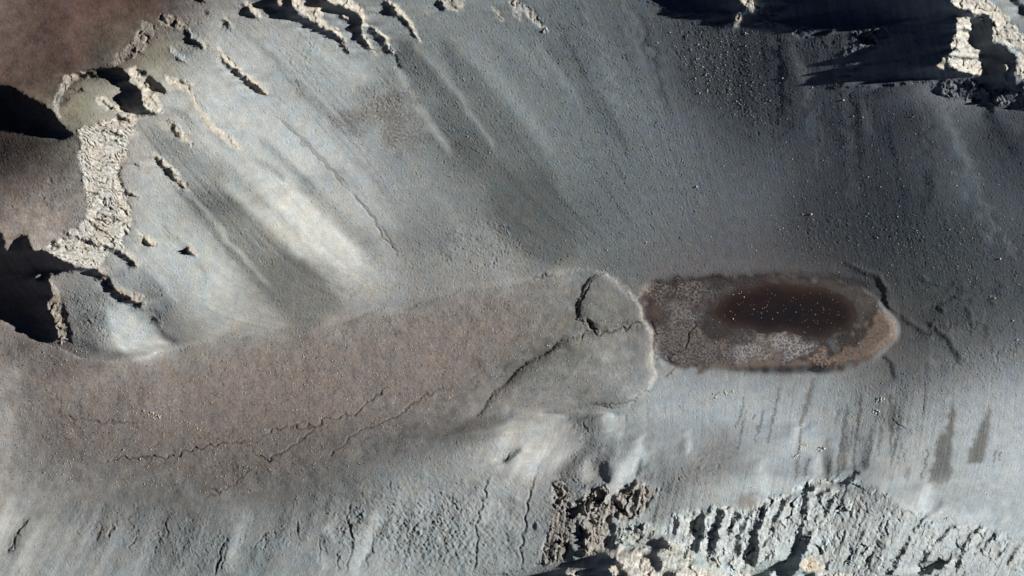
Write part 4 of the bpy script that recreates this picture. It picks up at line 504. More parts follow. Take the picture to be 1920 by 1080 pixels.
# runs of shade along the sun's bearing: the ground climbs towards the sun so that the crest hides it
R = np.arange(NY)[:, None] - np.round((gx[None]-X0)/ST*math.tan(SUN_AZ)).astype(int)   # sheared row lookup
shl = sh
pad = int(NX*math.tan(SUN_AZ))+2
rows = np.arange(-0, NY+pad)[:, None] - np.round(np.arange(NX)[None]*math.tan(SUN_AZ)).astype(int)
ok = (rows >= 0) & (rows < NY)
SHR = np.where(ok, shl[np.clip(rows, 0, NY-1), np.arange(NX)[None]], False)
PS = np.zeros(SHR.shape, np.float32)
d = np.diff(np.pad(SHR.astype(np.int8), ((0, 0), (1, 1))), axis=1)
rs, cs = np.nonzero(d == 1); re_, ce_ = np.nonzero(d == -1)
RUNL = np.zeros(SHR.shape, np.float32)
for r, a, b in zip(rs, cs, ce_):
    L = b-a; u = (np.arange(L)+.5)/L
    PS[r, a:b] = te*(.30+2.35*u*u)*(1.3 if L < 40 else 1.0) if L > 6 else te*(1.8-.1*L)
    RUNL[r, a:b] = L
rr, cc = np.nonzero(SHR & ok)
P[rows[rr, cc], cc] = PS[rr, cc]
P = box(P, 1)*.35+P*.65
# weighted least squares for the height whose slope towards the sun is P (multi-level conjugate gradients)
def solve(P_, Hs, Wt, h, init, it):
    def gs(u):
        o = np.zeros_like(u); o[:, :-1] += ca*(u[:, 1:]-u[:, :-1])/h; o[1:, :] += sa*(u[:-1]-u[1:])/h; o[0] = 0; return o
    def gsT(v):
        v = v.copy(); v[0] = 0; o = np.zeros_like(v); w = v[:, :-1]*ca/h; o[:, 1:] += w; o[:, :-1] -= w
        o[:-1] += v[1:]*sa/h; o[1:] -= v[1:]*sa/h; return o
    def gt(u):
        o = np.zeros_like(u); o[1:] = (u[:-1]-u[1:])/h; return o
    def gtT(v):
        o = np.zeros_like(v); o[:-1] += v[1:]/h; o[1:] -= v[1:]/h; return o
    wt, mu = .05, 2e-7
    Aop = lambda u: gsT(Wt*gs(u)) + wt*gtT(gt(u)) + mu*u
    b = gsT(Wt*(P_-gs(Hs)))
    u = init.copy(); r = b-Aop(u); pdir = r.copy(); rs_ = (r*r).sum()
    for _ in range(it):
        Ap = Aop(pdir); al = rs_/((pdir*Ap).sum()+1e-20); u += al*pdir; r -= al*Ap
        rn = (r*r).sum(); pdir = r+rn/(rs_+1e-20)*pdir; rs_ = rn
    return u
def down(a, f):
    h, w = a.shape[0]//f*f, a.shape[1]//f*f
    return a[:h, :w].reshape(h//f, f, w//f, f).mean((1, 3)).astype(np.float64)
WT = np.where(sh, 1.6, 1.0).astype(np.float32)
def pyramid(Pt, u, lv):
    for f, it in lv:
        Pd = down(Pt, f); Hd = down(H0, f); Wd = down(WT, f)
        u = np.zeros(Pd.shape) if u is None else ups(u, *Pd.shape).astype(np.float64)
        u = solve(Pd, Hd, Wd, ST*f, u, it)
    return u
P0 = P.copy(); u = pyramid(P, None, ((16, 250), (8, 150), (4, 100)))
shb = box(sh.astype(np.float32), 4)
for _ in range(2):
    Ha = H0+ups(u); ax = np.gradient(Ha, ST, axis=1); ay = -np.gradient(Ha, ST, axis=0); hs = ca*ax+sa*ay; ht2 = np.minimum((-sa*ax+ca*ay)**2, 1.2)
    pn = np.clip(p, -1.1, .42).copy()
    for _ in range(10): pn = (se - cth*np.sqrt(1+pn*pn+ht2))/ce
    pn = np.clip(pn, -1.4, .45); res = box((pn-np.clip(hs, -2, 2)).astype(np.float32), 8)
    P = np.where(sh, P0, P0 + (np.clip(pn-pcl, -.6, .4) + .6*np.clip(res, -.4, .4)*(1-shb))*(bas < .3))
    u = pyramid(P, u, ((8, 120), (4, 80)))
u = pyramid(P, u, ((2, 90),))
H = H0 + ups(u)
u1 = solve(P.astype(np.float64), H.astype(np.float64), WT.astype(np.float64), ST, np.zeros(P.shape), 25)
H = (H+u1).astype(np.float32)
# level the lake bed
bl = float(np.median(H[pm > .5])); bw = np.clip(box(polymask(BASIN), 5), 0, 1); bw = bw*bw*(3-2*bw)
tgt = bl + 1.5*(1-psoft) + .12*noise(40, 1.8, seed=95)
# remove the large tilt inside the basin only
H = H*(1-bw) + (tgt)*bw
def dome(pts, h, w, o=I1):
    q = tr(pts, o); k = win(q, 20); m = inpoly(q, GX0[k], GY0[k]); d_, _s, _t = segd(list(q)+[q[0]], GX0[k], GY0[k])
    H[k] += np.where(m, h*(1-np.exp(-d_/w)), 0)
GX0, GY0 = X+3.0*noise(90, 3.2, seed=310)+.5*noise(10, 1.2, seed=312), Y+3.0*noise(90, 3.2, seed=311)+.5*noise(10, 1.2, seed=313)
dome([(1082,595),(1084,562),(1096,538),(1112,518),(1130,512),(1152,519),(1182,545),(1202,576),(1209,601),(1165,616),(1120,621)], 7, 7)
dome([(1050,640),(1100,626),(1125,623),(1165,618),(1212,607),(1227,632),(1223,670),(1231,700),(1216,731),(1183,757),(1120,766),(1040,776),(960,788),(900,780),(930,730),(990,680)], 8, 8)
k = win([(-90,500),(1240,830)], 0); m = inpoly(VF, GX0[k], GY0[k]); d_, _s, _t = segd(VF[:17], GX0[k], GY0[k]); H[k] += np.where(m, 4.5*(1-np.exp(-d_/9)), 0)*np.clip((800-Y[k]-.12*X[k])/60, 0, 1)
# ------------------------------------------------------------------ fine relief
def ridged(scale, seed, aniso=1., ang=0.):
    n = noise(scale, 1.0, aniso, ang, seed); return 1-np.abs(n)
def cells(size, sx, seed, wx, wy, full=False):
    r = np.random.default_rng(seed); nx = int((X1-X0)/size/sx)+8; ny = int((Y1-Y0)/size)+8
    jx = r.uniform(.1, .9, (ny, nx)).astype(np.float32); jy = r.uniform(.1, .9, (ny, nx)).astype(np.float32); hh = r.standard_normal((ny, nx, 3)).astype(np.float32)
    u_ = (wx-X0)/size/sx+3; v_ = (wy-Y0)/size+3; iu = np.floor(u_).astype(np.int32); iv = np.floor(v_).astype(np.int32)
    f1 = np.full(u_.shape, 9., np.float32); f2 = f1.copy(); ci = np.zeros(u_.shape, np.int32); ox = np.zeros_like(f1); oy = np.zeros_like(f1)
    for dy in (-1, 0, 1):
        for dx in (-1, 0, 1):
            a = np.clip(iv+dy, 0, ny-1); b = np.clip(iu+dx, 0, nx-1)
            ex = (u_-iu-dx-jx[a, b])*sx; ey = v_-iv-dy-jy[a, b]; dd = ex*ex+ey*ey
            n1 = dd < f1; f2 = np.where(n1, f1, np.minimum(f2, dd)); ci = np.where(n1, a*nx+b, ci); ox = np.where(n1, ex, ox); oy = np.where(n1, ey, oy); f1 = np.where(n1, dd, f1)
    h3 = hh.reshape(-1, 3)[ci]; e = (np.sqrt(f2)-np.sqrt(f1))*size
    if full: return e, h3[..., 0], size*(h3[..., 1]*ox+h3[..., 2]*oy), ci
    return e, h3[..., 0]
rr_ = np.clip(rock, 0, 2)
# broken rock: tilted facets at three sizes, creases between the blocks
FX = X + 3.5*noise(30, 2.6, seed=201) + .35*noise(6, 1, seed=202); FY = Y + 3.5*noise(30, 2.6, seed=203) + .35*noise(6, 1, seed=204)
ca1, sa1 = .93, .36                                             # blocks are longer down the fall line
RX = FX*ca1+FY*sa1; RY = (-FX*sa1+FY*ca1)
def rot(Xr, Yr): return Xr*.9+60, Yr*.62+400
eb, hb, tb, bid = cells(20, 1.0, 205, *rot(RX, RY), full=True)
ec, hcb, tcb, _c = cells(9, 1.0, 206, *rot(RX+5, RY), full=True)
ed_, hd_, td_, _c = cells(4.6, 1.0, 207, *rot(RX+9, RY+3), full=True)
fac = rr_*(1-.72*strata)*np.clip(.85+.45*noise(45, 1.4, seed=214), .25, 1.5)
rsm = np.clip((470-Y)/60, 0, 1)*(1-np.clip(strata*2, 0, 1)); fac = fac*(1-.35*rsm)
H += fac*(.28*tb + .8*hb - 1.3*np.exp(-(eb/1.1)**2) + .22*tcb + .22*hcb - .3*np.exp(-(ec/.9)**2) + .14*td_ + .15*noise(9, 1.1, seed=208))
# fractured layers: stepped lines roughly across the cliff
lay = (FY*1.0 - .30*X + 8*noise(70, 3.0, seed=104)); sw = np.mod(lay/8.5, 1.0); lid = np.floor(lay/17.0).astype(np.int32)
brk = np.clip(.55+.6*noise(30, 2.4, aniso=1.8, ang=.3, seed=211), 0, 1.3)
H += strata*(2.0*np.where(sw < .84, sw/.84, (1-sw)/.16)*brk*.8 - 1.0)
sw2 = np.mod(lay/3.9+.4*noise(26, 2.5, seed=105), 1.0); H += strata*.75*np.where(sw2 < .74, sw2/.74, (1-sw2)/.26)*np.clip(1.3-brk, .1, 1)
cd = np.abs(np.mod(lay/11.0+.35*noise(40, 3, seed=213), 1)-.5)*11.0; H -= strata*2.8*np.exp(-(cd/.95)**2)*np.clip(brk*1.8-.2, 0, 1)
COL *= (1-.7*strata*np.exp(-(cd/1.1)**2)*np.clip(brk*1.8-.2, 0, 1))[..., None]  # shade of the deep cracks put into the rock colour
H += strata*.13*noise(5, .5, aniso=2.6, ang=.2, seed=212)
lowr_ = np.clip((Y-880)/30, 0, 1)*np.clip(rr_, 0, 1)
H += lowr_*(.5*lic(noise(15, 0, seed=209), 12) + .3*lic(noise(6, 0, seed=210), 6))
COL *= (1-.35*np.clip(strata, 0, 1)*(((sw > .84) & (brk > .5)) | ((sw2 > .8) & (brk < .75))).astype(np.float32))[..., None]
# scree grain
gmod = np.clip(.75+.4*noise(28, 1.2, seed=119), .15, 1.8); grain = noise(4.5, .9, seed=111)*gmod; grain2 = noise(9, 1.1, seed=112)*gmod; g3 = noise(3.1, 0, seed=113)*gmod
H += (1-bas)*(1-np.clip(rr_, 0, 1))*(.24*grain + .14*grain2 + .12*g3)*np.where(T < 95, .62, 1.)*np.where(soil_in > .5, .5, 1.)
H += scree*.08*st_fine
rough = np.zeros((NY, NX), np.float32)
for w, v, p_ in [(60,1.,[(1280,60),(1350,120),(1420,220)]),(50,.8,[(1500,80),(1530,60)]),(70,.8,[(1500,440),(1700,460),(1900,460)]),(60,.9,[(1750,600),(1850,650),(1900,620)]),(60,.9,[(150,980),(400,1020),(560,1000)]),(70,1.3,[(640,1000),(800,980),(860,960)]),(50,.9,[(1040,960),(1090,860),(1080,800)]),(50,.8,[(850,470),(940,450),(900,500)]),(40,1.,[(1280,900),(1350,850)]),(40,.8,[(160,560),(200,620)]),(40,.6,[(300,60),(430,60)]),(70,.6,[(600,60),(560,150)]),(60,1.,[(1600,980),(1580,940)]),(30,.9,[(700,180),(740,200)]),(50,.6,[(1700,1000),(1900,1040)]),(40,.7,[(80,300),(100,380)])]:
    stroke(rough, p_, w, v, 'max', warp=(SX, SY))
H += rough*(1-bas)*(1-np.clip(rr_, 0, 1))*(.42*noise(14, 1.5, seed=114)+.28*noise(7, 1.0, seed=115))*np.where(T < 95, .3, .85)*np.clip(.8+.5*noise(40, 1.5, seed=120), .1, 2)
H += .25*(soil_in)*noise(60, 1.9, seed=116)
# criss-cross frost ribbing low on the slope
H += np.clip(np.exp(-((X-820)/180)**2-((Y-1000)/90)**2), 0, 1)*.45*(noise(11, 0, aniso=2.2, ang=.9, seed=117)+noise(11, 0, aniso=2.2, ang=-.7, seed=118))
# frost polygons in the soil: jittered cells, cracks between them
e1, hc1 = cells(10.5, .85, 121, WX, WY)
crk = np.exp(-(e1/1.35)**2)
csel = np.clip(.75+.5*noise(40, 1.2, seed=122), .15, 1.3)
mid_sl = np.clip(np.exp(-((X-680)/150)**2-((Y-520)/55)**2)*1.2, 0, 1)*.8 + .5*np.exp(-((X-930)/60)**2-((Y-820)/50)**2)
cm = np.clip(np.clip(bm_*2.2, 0, 1)+.35*soil_in + mid_sl*(1-soil_in), 0, 1)*csel
lobm = np.clip(np.exp(-((X-1150)/55)**2-((Y-695)/60)**2), 0, 1)
H += cm*(1-lobm)*(.04*hc1-.5*crk)
e2, hc2 = cells(14, 1.0, 123, WX, WY)
H += lobm*(1-bas)*np.clip(soil*1.2, 0, 1)*(.12*hc2 + .5*np.exp(-((e2-2.4)/1.3)**2) - .6*np.exp(-(e2/1.2)**2))
COL *= (1-.27*(cm*(1-lobm)*crk)[..., None])
e3, hc3 = cells(5.5, 1.0, 124, WX, WY)
H += bas*(1-psoft)*(-.18*np.exp(-(e3/1.0)**2)+.04*hc3)
# long cracks and gullies cut in the ground
def cut(pts, w, dep, o=I1, bank=.12, wp=None):
    q = tr(pts, o); k = win(q, w*5+10)
    d_, s_, t_ = segd(q, *( (wp[0][k], wp[1][k]) if wp else (GX[k], GY[k]))); w = max(w*1.15, 1.6); dep = dep*.9
    tp = np.clip(np.sin(np.pi*np.clip(t_, .02, .98))*3, 0, 1)
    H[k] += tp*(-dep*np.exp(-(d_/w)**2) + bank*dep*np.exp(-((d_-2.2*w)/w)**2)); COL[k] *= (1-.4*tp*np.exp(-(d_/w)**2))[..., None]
GX, GY = X+1.6*noise(22, 3.5, seed=135), Y+1.6*noise(22, 3.5, seed=136)
MX, MY = X+2.2*noise(26, 2.6, seed=131), Y+2.2*noise(26, 2.6, seed=133)
for w, dp, o, pts, wp in [
 (1.5,2.2,T9,[(560,440),(700,420),(800,405),(900,405),(960,408),(1100,365),(1180,345),(1300,330),(1440,318)],1),(1.5,2.2,T10,[(0,300),(120,250),(220,240),(300,242),(320,240),(400,200),(500,180),(570,160),(620,110),(700,50),(760,0)],1),(1.5,2,T10,[(320,240),(310,275),(240,330),(120,400),(40,440)],1),(1.3,1.5,T10,[(0,405),(60,415),(100,430)],1),
 (1.4,1.7,T10,[(340,420),(420,395),(480,350),(520,310),(560,275),(700,220),(820,160),(960,60),(1080,10)],1),(1.3,1.4,T9,[(1140,650),(1240,600),(1330,550),(1430,450)],1),(1.4,1.6,T9,[(1180,580),(1240,605),(1250,640)],1),
 (1.8,4.5,(960,360,3),[(415,715),(430,730),(450,765),(490,785)],0),(1.6,2.6,(960,360,3),[(390,790),(420,780),(490,790),(560,780),(640,765),(700,740),(745,735)],1),(1.4,2,(960,360,3),[(400,790),(385,840)],0),(1.5,2.0,(960,360,3),[(450,500),(410,560),(375,640),(365,690)],1),
 (1.3,2.,B8,[(600,560),(560,570),(530,610),(500,690),(470,770),(430,820),(330,830),(340,880),(430,930)],0),(1.8,2.2,B8,[(200,780),(220,860),(320,880),(420,930)],1),(1.5,2.2,B8,[(130,520),(200,590),(215,650),(200,780)],1),
 (.9,1.4,(480,360,3),[(525,0),(600,80),(660,160),(700,230),(770,320),(800,360)],0),(.9,.9,(480,360,3),[(545,0),(640,110),(690,180),(740,250),(790,330)],0),(1.,1.,(480,0,3),[(110,650),(200,740),(320,860),(430,970),(520,1070)],0),(.9,.7,(480,0,3),[(130,650),(260,780),(400,920),(530,1060)],0),
 (1.9,2.3,T10,[(1310,510),(1290,600),(1265,700),(1235,800),(1243,900),(1232,1000),(1230,1080)],0),(1.8,2.2,T11,[(145,470),(110,570),(90,650),(80,760),(58,860),(50,940),(55,1040)],0),(1.6,2.6,T9,[(1285,840),(1250,930),(1230,1010),(1205,1080)],0),(1.4,2,T9,[(1290,860),(1265,960),(1240,1060)],0),
 (1.6,2.4,T10,[(530,650),(520,760),(540,860),(545,950),(500,1060)],1),(1.4,2,T10,[(660,760),(670,860),(640,960),(610,1060)],1),(1.4,2,T10,[(500,860),(465,960),(460,1060)],1),(1.4,1.6,T10,[(65,830),(50,940)],1),(1.4,1.8,T9,[(165,760),(100,850),(60,950)],1),
 (1.2,1.4,T11,[(520,110),(500,115),(640,110),(700,80),(800,10)],1),(1.2,1.4,(960,360,3),[(850,1050),(890,1010),(930,980)],1),(1.6,1.8,(960,360,3),[(100,485),(180,470),(230,458)],0),(1.2,1.2,T9,[(350,180),(480,205),(620,210),(780,225)],1)]:
    cut(pts, w, dp, o, wp=(MX, MY) if wp else None)
for w, o, p_ in [(1.6,T9,[(580,770),(565,830),(550,880)]),(1.4,T9,[(640,770),(625,860)]),(1.4,T9,[(945,740),(945,850)]),(1.4,T9,[(780,860),(730,920)]),(1.5,T9,[(180,740),(120,810),(85,890),(60,940)]),(1.6,T10,[(60,830),(20,880),(-20,930)]),(1.6,T10,[(235,760),(240,840)]),(1.5,T10,[(595,700),(580,740)]),(1.5,T10,[(1105,620),(1125,710)]),(2,T10,[(1430,380),(1385,440)]),(1.4,T10,[(530,760),(520,800),(540,860),(540,940)]),(1.2,T10,[(660,820),(670,870)]),(1.3,T10,[(360,870),(360,1000)]),(1.3,T10,[(750,540),(762,590)]),(2,T12,[(590,90),(650,85)]),(1.6,T12,[(590,160),(620,165)]),(1.6,T12,[(130,410),(160,400)]),(1.6,T12,[(185,345),(210,350)]),(1.6,T12,[(285,385),(310,350)]),(1.8,T12,[(700,190),(770,260)]),(1.5,T11,[(1145,60),(1165,60)]),(1.5,T11,[(1210,60),(1240,50)]),(1.4,T11,[(1350,200),(1370,180)]),(1.5,T11,[(400,210),(410,250)])]: cut(p_, 1.5, 1.5, o, bank=.3)
# smooth snow-like crest ribs on the left of the pond etc. are already in P; water sheet sits just above the bed
WATER = float(bl) + .9
H = np.where(pm > .5, np.minimum(H, WATER-.5-.6*psoft), H).astype(np.float32)
print('heights', H.min(), H.max())
# ------------------------------------------------------------------ regions of the setting
PLAT = [(-90,-90),(420,-90),(370,-5),(340,20),(300,40),(262,60),(250,85),(220,122),(180,130),(130,142),(105,190),(103,215),(60,185),(0,162),(-90,165)]
LOWER = [(-90,930),(120,930),(250,950),(420,970),(520,950),(620,900),(720,870),(800,850),(880,820),(960,790),(1040,780),(1120,767),(1180,757),(1215,730),(1232,700),(1300,698),(1480,698),(1560,696),(1610,686),(1650,668),(1682,640),(2040,560),(2040,1170),(-90,1170)]
WSL = [(-90,165),(0,162),(60,185),(103,215),(125,240),(150,262),(158,320),(160,350),(170,380),(165,410),(120,440),(80,470),(60,440),(0,430),(-90,400)]
NO = len(OUT)
reg = [('scree_slope', None), ('plateau', PLAT), ('brown_slope', WSL), ('hillside', LOWER), ('valley_floor', VF), ('lake_bed', BASIN)]
base = np.zeros((NY, NX), np.int16)
for i, (n, pl) in enumerate(reg):
    if pl: k = win(pl, 20); m = inpoly(pl, WX[k], WY[k]); base[k][m] = i
LAB = np.where(label > 0, label, -1-base)
# ------------------------------------------------------------------ materials
def rgbnode(n): return n
def ground_mat(name, rough=.95, bump=.5, bscale=1.2, mott_=.12, second=None):
    m = bpy.data.materials.new(name); m.use_nodes = True; t = m.node_tree; N = t.nodes; L = t.links
    b = N['Principled BSDF']; b.inputs['Roughness'].default_value = rough; b.inputs['Specular IOR Level'].default_value = .12
    at = N.new('ShaderNodeAttribute'); at.attribute_name = 'soil_colour'
    tc = N.new('ShaderNodeTexCoord')
    n1 = N.new('ShaderNodeTexNoise'); n1.inputs['Scale'].default_value = bscale; n1.inputs['Detail'].default_value = 6; n1.inputs['Roughness'].default_value = .65
    L.new(tc.outputs['Object'], n1.inputs['Vector'])
    mr = N.new('ShaderNodeMapRange'); mr.inputs[1].default_value = .3; mr.inputs[2].default_value = .7; mr.inputs[3].default_value = 1-mott_; mr.inputs[4].default_value = 1+mott_
    L.new(n1.outputs['Fac'], mr.inputs[0])
    mu = N.new('ShaderNodeVectorMath'); mu.operation = 'SCALE'; L.new(at.outputs['Color'], mu.inputs[0]); L.new(mr.outputs[0], mu.inputs['Scale'])
    L.new(mu.outputs[0], b.inputs['Base Color'])
    n2 = N.new('ShaderNodeTexNoise'); n2.inputs['Scale'].default_value = bscale*1.7; n2.inputs['Detail'].default_value = 4; L.new(tc.outputs['Object'], n2.inputs['Vector'])
    bp = N.new('ShaderNodeBump'); bp.inputs['Strength'].default_value = bump; bp.inputs['Distance'].default_value = .35
    L.new(n2.outputs['Fac'], bp.inputs['Height']); L.new(bp.outputs[0], b.inputs['Normal'])
    return m
MATS = {'plateau': ground_mat('brown_gravel', .95, .3, 1.0, .10), 'brown_slope': ground_mat('brown_debris', .95, .5, .8, .14), 'scree_slope': ground_mat('grey_scree', .95, .45, 1.1, .10), 'hillside': ground_mat('pale_slope_soil', .95, .45, 1.0, .10),
        'valley_floor': ground_mat('cracked_soil', .95, .5, 1.2, .16), 'lake_bed': ground_mat('salt_mud', .9, .4, 1.5, .2), 'rock': ground_mat('layered_rock', .9, .8, .7, .16)}
# ------------------------------------------------------------------ meshes from the height grid, with a coarser margin out to the far country
def zworld(h): return h*S
ring = np.cumsum(5*1.42**np.arange(21))
def build(name, vx, vy, vz, col, quads, mat, kind=None):
    me = bpy.data.meshes.new(name)
    me.vertices.add(len(vx)); co = np.empty((len(vx), 3), np.float32); co[:, 0] = (vx-960)*S; co[:, 1] = (540-vy)*S; co[:, 2] = vz*S
    me.vertices.foreach_set('co', co.ravel())
    nq = len(quads); me.loops.add(nq*4); me.loops.foreach_set('vertex_index', quads.ravel().astype(np.int32))
    me.polygons.add(nq); me.polygons.foreach_set('loop_start', np.arange(0, nq*4, 4, dtype=np.int32)); me.polygons.foreach_set('use_smooth', np.ones(nq, bool))
    me.update(calc_edges=True)
    ca_ = me.color_attributes.new('soil_colour', 'FLOAT_COLOR', 'POINT'); c4 = np.ones((len(vx), 4), np.float32); c4[:, :3] = col; ca_.data.foreach_set('color', c4.ravel())
    me.materials.append(mat)
    o = bpy.data.objects.new(name, me); C.objects.link(o); return o
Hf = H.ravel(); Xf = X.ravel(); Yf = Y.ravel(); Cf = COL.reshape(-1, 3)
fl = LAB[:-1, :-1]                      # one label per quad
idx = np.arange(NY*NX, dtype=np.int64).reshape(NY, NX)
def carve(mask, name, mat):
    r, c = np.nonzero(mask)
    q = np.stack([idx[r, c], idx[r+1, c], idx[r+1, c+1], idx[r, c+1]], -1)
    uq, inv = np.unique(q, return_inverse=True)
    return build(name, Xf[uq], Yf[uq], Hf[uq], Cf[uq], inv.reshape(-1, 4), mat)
def m0(m):
    f_ = np.zeros((NY, NX), bool); f_[:-1, :-1] = m; return f_
for i, (n, pl) in enumerate(reg):
    o = carve(fl == -1-i, n, MATS[n]); o['kind'] = 'structure'
for i, (pts, tone, col, ro, stt, nm, lb, ct, gp) in enumerate(OUT):
    m = fl == i+1
    if m.sum() < 6: print('tiny outcrop', lb, m.sum()); continue
    if m.sum() > 500:
        r_, c_ = np.nonzero(m); o = bpy.data.objects.new(nm, None); C.objects.link(o)
        o.location = ((X[0, int(c_.mean())]-960)*S, (540-Y[int(r_.mean()), 0])*S, float(H[m0(m)].min())*S)
        bpy.context.view_layer.update(); inv_ = o.matrix_world.inverted()
        ids = (lid if stt > .35 else bid)[:-1, :-1]; vals, cts = np.unique(ids[m], return_counts=True)
        big = [v for v, q in zip(vals, cts) if q >= 25]; rest = m & ~np.isin(ids, big)
        for v in big:
            ch = carve(m & (ids == v), 'rock_layer' if stt > .35 else 'rock_block', MATS['rock']); ch.parent = o; ch.matrix_parent_inverse = inv_
        if rest.any():
            ch = carve(rest, 'rock_chips', MATS['rock']); ch.parent = o; ch.matrix_parent_inverse = inv_; ch['kind'] = 'stuff'
    else: o = carve(m, nm, MATS['rock'])
    o['label'] = lb; o['category'] = ct; o['group'] = gp; o['kind'] = 'thing'
# far country: rings of ever coarser ground joined to the border of the grid
bt = [(0, c) for c in range(0, NX)] + [(r, NX-1) for r in range(1, NY)] + [(NY-1, c) for c in range(NX-2, -1, -1)] + [(r, 0) for r in range(NY-2, 0, -1)]
br_ = np.array([b_[0] for b_ in bt]); bc_ = np.array([b_[1] for b_ in bt])
bx_, by_, bh_ = X[br_, bc_], Y[br_, bc_], H[br_, bc_]; bcol = COL[br_, bc_]
nb = len(bt); vx = [bx_]; vy = [by_]; vz = [bh_]; vc = [bcol]
def cyc(a, r): 
    k = min(r, nb//3); c = np.cumsum(np.concatenate([a[-k-1:], a, a[:k]]), axis=0); return (c[2*k+1:]-c[:-2*k-1])[:nb]/(2*k+1) if k > 0 else a
cx0, cy0 = 960., 540.
dirx = np.where(bc_ == 0, -1., np.where(bc_ == NX-1, 1., (bx_-cx0)/(X1-cx0))); diry = np.where(br_ == 0, -1., np.where(br_ == NY-1, 1., (by_-cy0)/(Y1-cy0)))
WV = [(f_, RNG.uniform(0, 6.28), RNG.uniform(0, 6.28), .8*(.004/f_)**1.0) for f_ in np.geomspace(.0006, .035, 46)]
def fbm(x, y, gap): return 0*x+sum(a*np.sin(f_*(x*math.cos(t)+y*math.sin(t))*6.28+p_+1.3*np.sin(f_*2*(y*math.cos(t)-x*math.sin(t))+t)) for f_, t, p_, a in WV if f_*gap < .22)
for i, d_ in enumerate(ring):
    sm = cyc(bh_, int(3*1.45**i)+1)
    qx, qy = bx_+dirx*d_, by_+diry*d_; gp = .42*d_+5; ph = fbm(qx, qy, gp)*min(9, d_*.015); sh_ = (1+.06*fbm(qy, qx, gp))[:, None]
    lowr = np.clip(d_/900, 0, 1)
    vx.append(bx_+dirx*d_); vy.append(by_+diry*d_); vz.append(sm*(1-lowr)+lowr*(60)+ph); vc.append(np.clip(np.stack([cyc(bcol[:, k], int(3*1.45**i)+1) for k in range(3)], -1)*np.clip(sh_, .6, 1.4), .03, .6))
vx = np.concatenate(vx); vy = np.concatenate(vy); vz = np.concatenate(vz); vc = np.concatenate(vc)
a_ = np.arange(nb); b_ = (a_+1) % nb
qs = [np.stack([(i+1)*nb+a_, (i+1)*nb+b_, i*nb+b_, i*nb+a_], -1)[:, ::-1][:, [0, 1, 2, 3]] for i in range(len(ring))]
o = build('far_terrain', vx, vy, vz, vc, np.concatenate(qs)[:, ::-1], MATS['scree_slope']); o['kind'] = 'structure'
# pond water: a real sheet lying in the basin
def pond_sheet():
    k = win(POND, 12); m = box(pm, 1)[k] > .15
    kk = np.zeros((NY, NX), bool); kk[k] = m
    r, c = np.nonzero(kk[:-1, :-1]); q = np.stack([idx[r, c], idx[r+1, c], idx[r+1, c+1], idx[r, c+1]], -1)
    uq, inv = np.unique(q, return_inverse=True)
    m_ = bpy.data.materials.new('pond_water'); m_.use_nodes = True; t = m_.node_tree; b = t.nodes['Principled BSDF']
    b.inputs['Roughness'].default_value = .3; b.inputs['Specular IOR Level'].default_value = .3
    at = t.nodes.new('ShaderNodeAttribute'); at.attribute_name = 'soil_colour'
    nz = t.nodes.new('ShaderNodeTexNoise'); nz.inputs['Scale'].default_value = .35; nz.inputs['Detail'].default_value = 6
    tc = t.nodes.new('ShaderNodeTexCoord'); t.links.new(tc.outputs['Object'], nz.inputs['Vector'])
    mr = t.nodes.new('ShaderNodeMapRange'); mr.inputs[3].default_value = .75; mr.inputs[4].default_value = 1.25; t.links.new(nz.outputs['Fac'], mr.inputs[0])
    mu = t.nodes.new('ShaderNodeVectorMath'); mu.operation = 'SCALE'; t.links.new(at.outputs['Color'], mu.inputs[0]); t.links.new(mr.outputs[0], mu.inputs['Scale']); t.links.new(mu.outputs[0], b.inputs['Base Color'])
    # the deeper the water the less of the brown bed shows
    dp = np.clip((box(pm, 7)-.5)*2, 0, 1)[..., None]; dp2 = np.clip(np.exp(-((X-1480)/75)**2-((Y-592)/28)**2)+.15*noise(50, 2.5, seed=324), 0, 1)[..., None]
    wc = (np.array((.052, .038, .034))*(1-dp)+np.array((.024, .0155, .0155))*dp)*(1-.7*dp2)+np.array((.012, .0125, .017))*.7*dp2
    return build('pond', Xf[uq], Yf[uq], np.full(len(uq), WATER, np.float32), wc.reshape(-1, 3)[uq], inv.reshape(-1, 4), m_)
o = pond_sheet(); o['kind'] = 'structure'
# ------------------------------------------------------------------ boulders
def hat(x, y):
    fx_ = np.clip((x-X0)/ST, 0, NX-2); fy_ = np.clip((y-Y0)/ST, 0, NY-2); i = int(fx_); j = int(fy_); a = fx_-i; b = fy_-j
    return (H[j, i]*(1-a)+H[j, i+1]*a)*(1-b)+(H[j+1, i]*(1-a)+H[j+1, i+1]*a)*b
def rock_mat(name, c0, c1):
    m = bpy.data.materials.new(name); m.use_nodes = True; t = m.node_tree; b = t.nodes['Principled BSDF']; b.inputs['Roughness'].default_value = .85
    nz = t.nodes.new('ShaderNodeTexNoise'); nz.inputs['Scale'].default_value = 1.6; nz.inputs['Detail'].default_value = 5
    cr = t.nodes.new('ShaderNodeValToRGB'); cr.color_ramp.elements[0].position = .3; cr.color_ramp.elements[0].color = (*c0, 1); cr.color_ramp.elements[1].position = .7; cr.color_ramp.elements[1].color = (*c1, 1)
    t.links.new(nz.outputs['Fac'], cr.inputs[0]); t.links.new(cr.outputs[0], b.inputs['Base Color'])
    bp = t.nodes.new('ShaderNodeBump'); bp.inputs['Strength'].default_value = .6; t.links.new(nz.outputs['Fac'], bp.inputs['Height']); t.links.new(bp.outputs[0], b.inputs['Normal'])
    return m
RM = {'pale': rock_mat('pale_boulder_stone', (.45,.43,.38), (.62,.59,.52)), 'cream': rock_mat('cream_boulder_stone', (.50,.44,.33), (.64,.57,.44)), 'dark': rock_mat('dark_boulder_stone', (.06,.06,.065), (.12,.115,.11))}
import bmesh
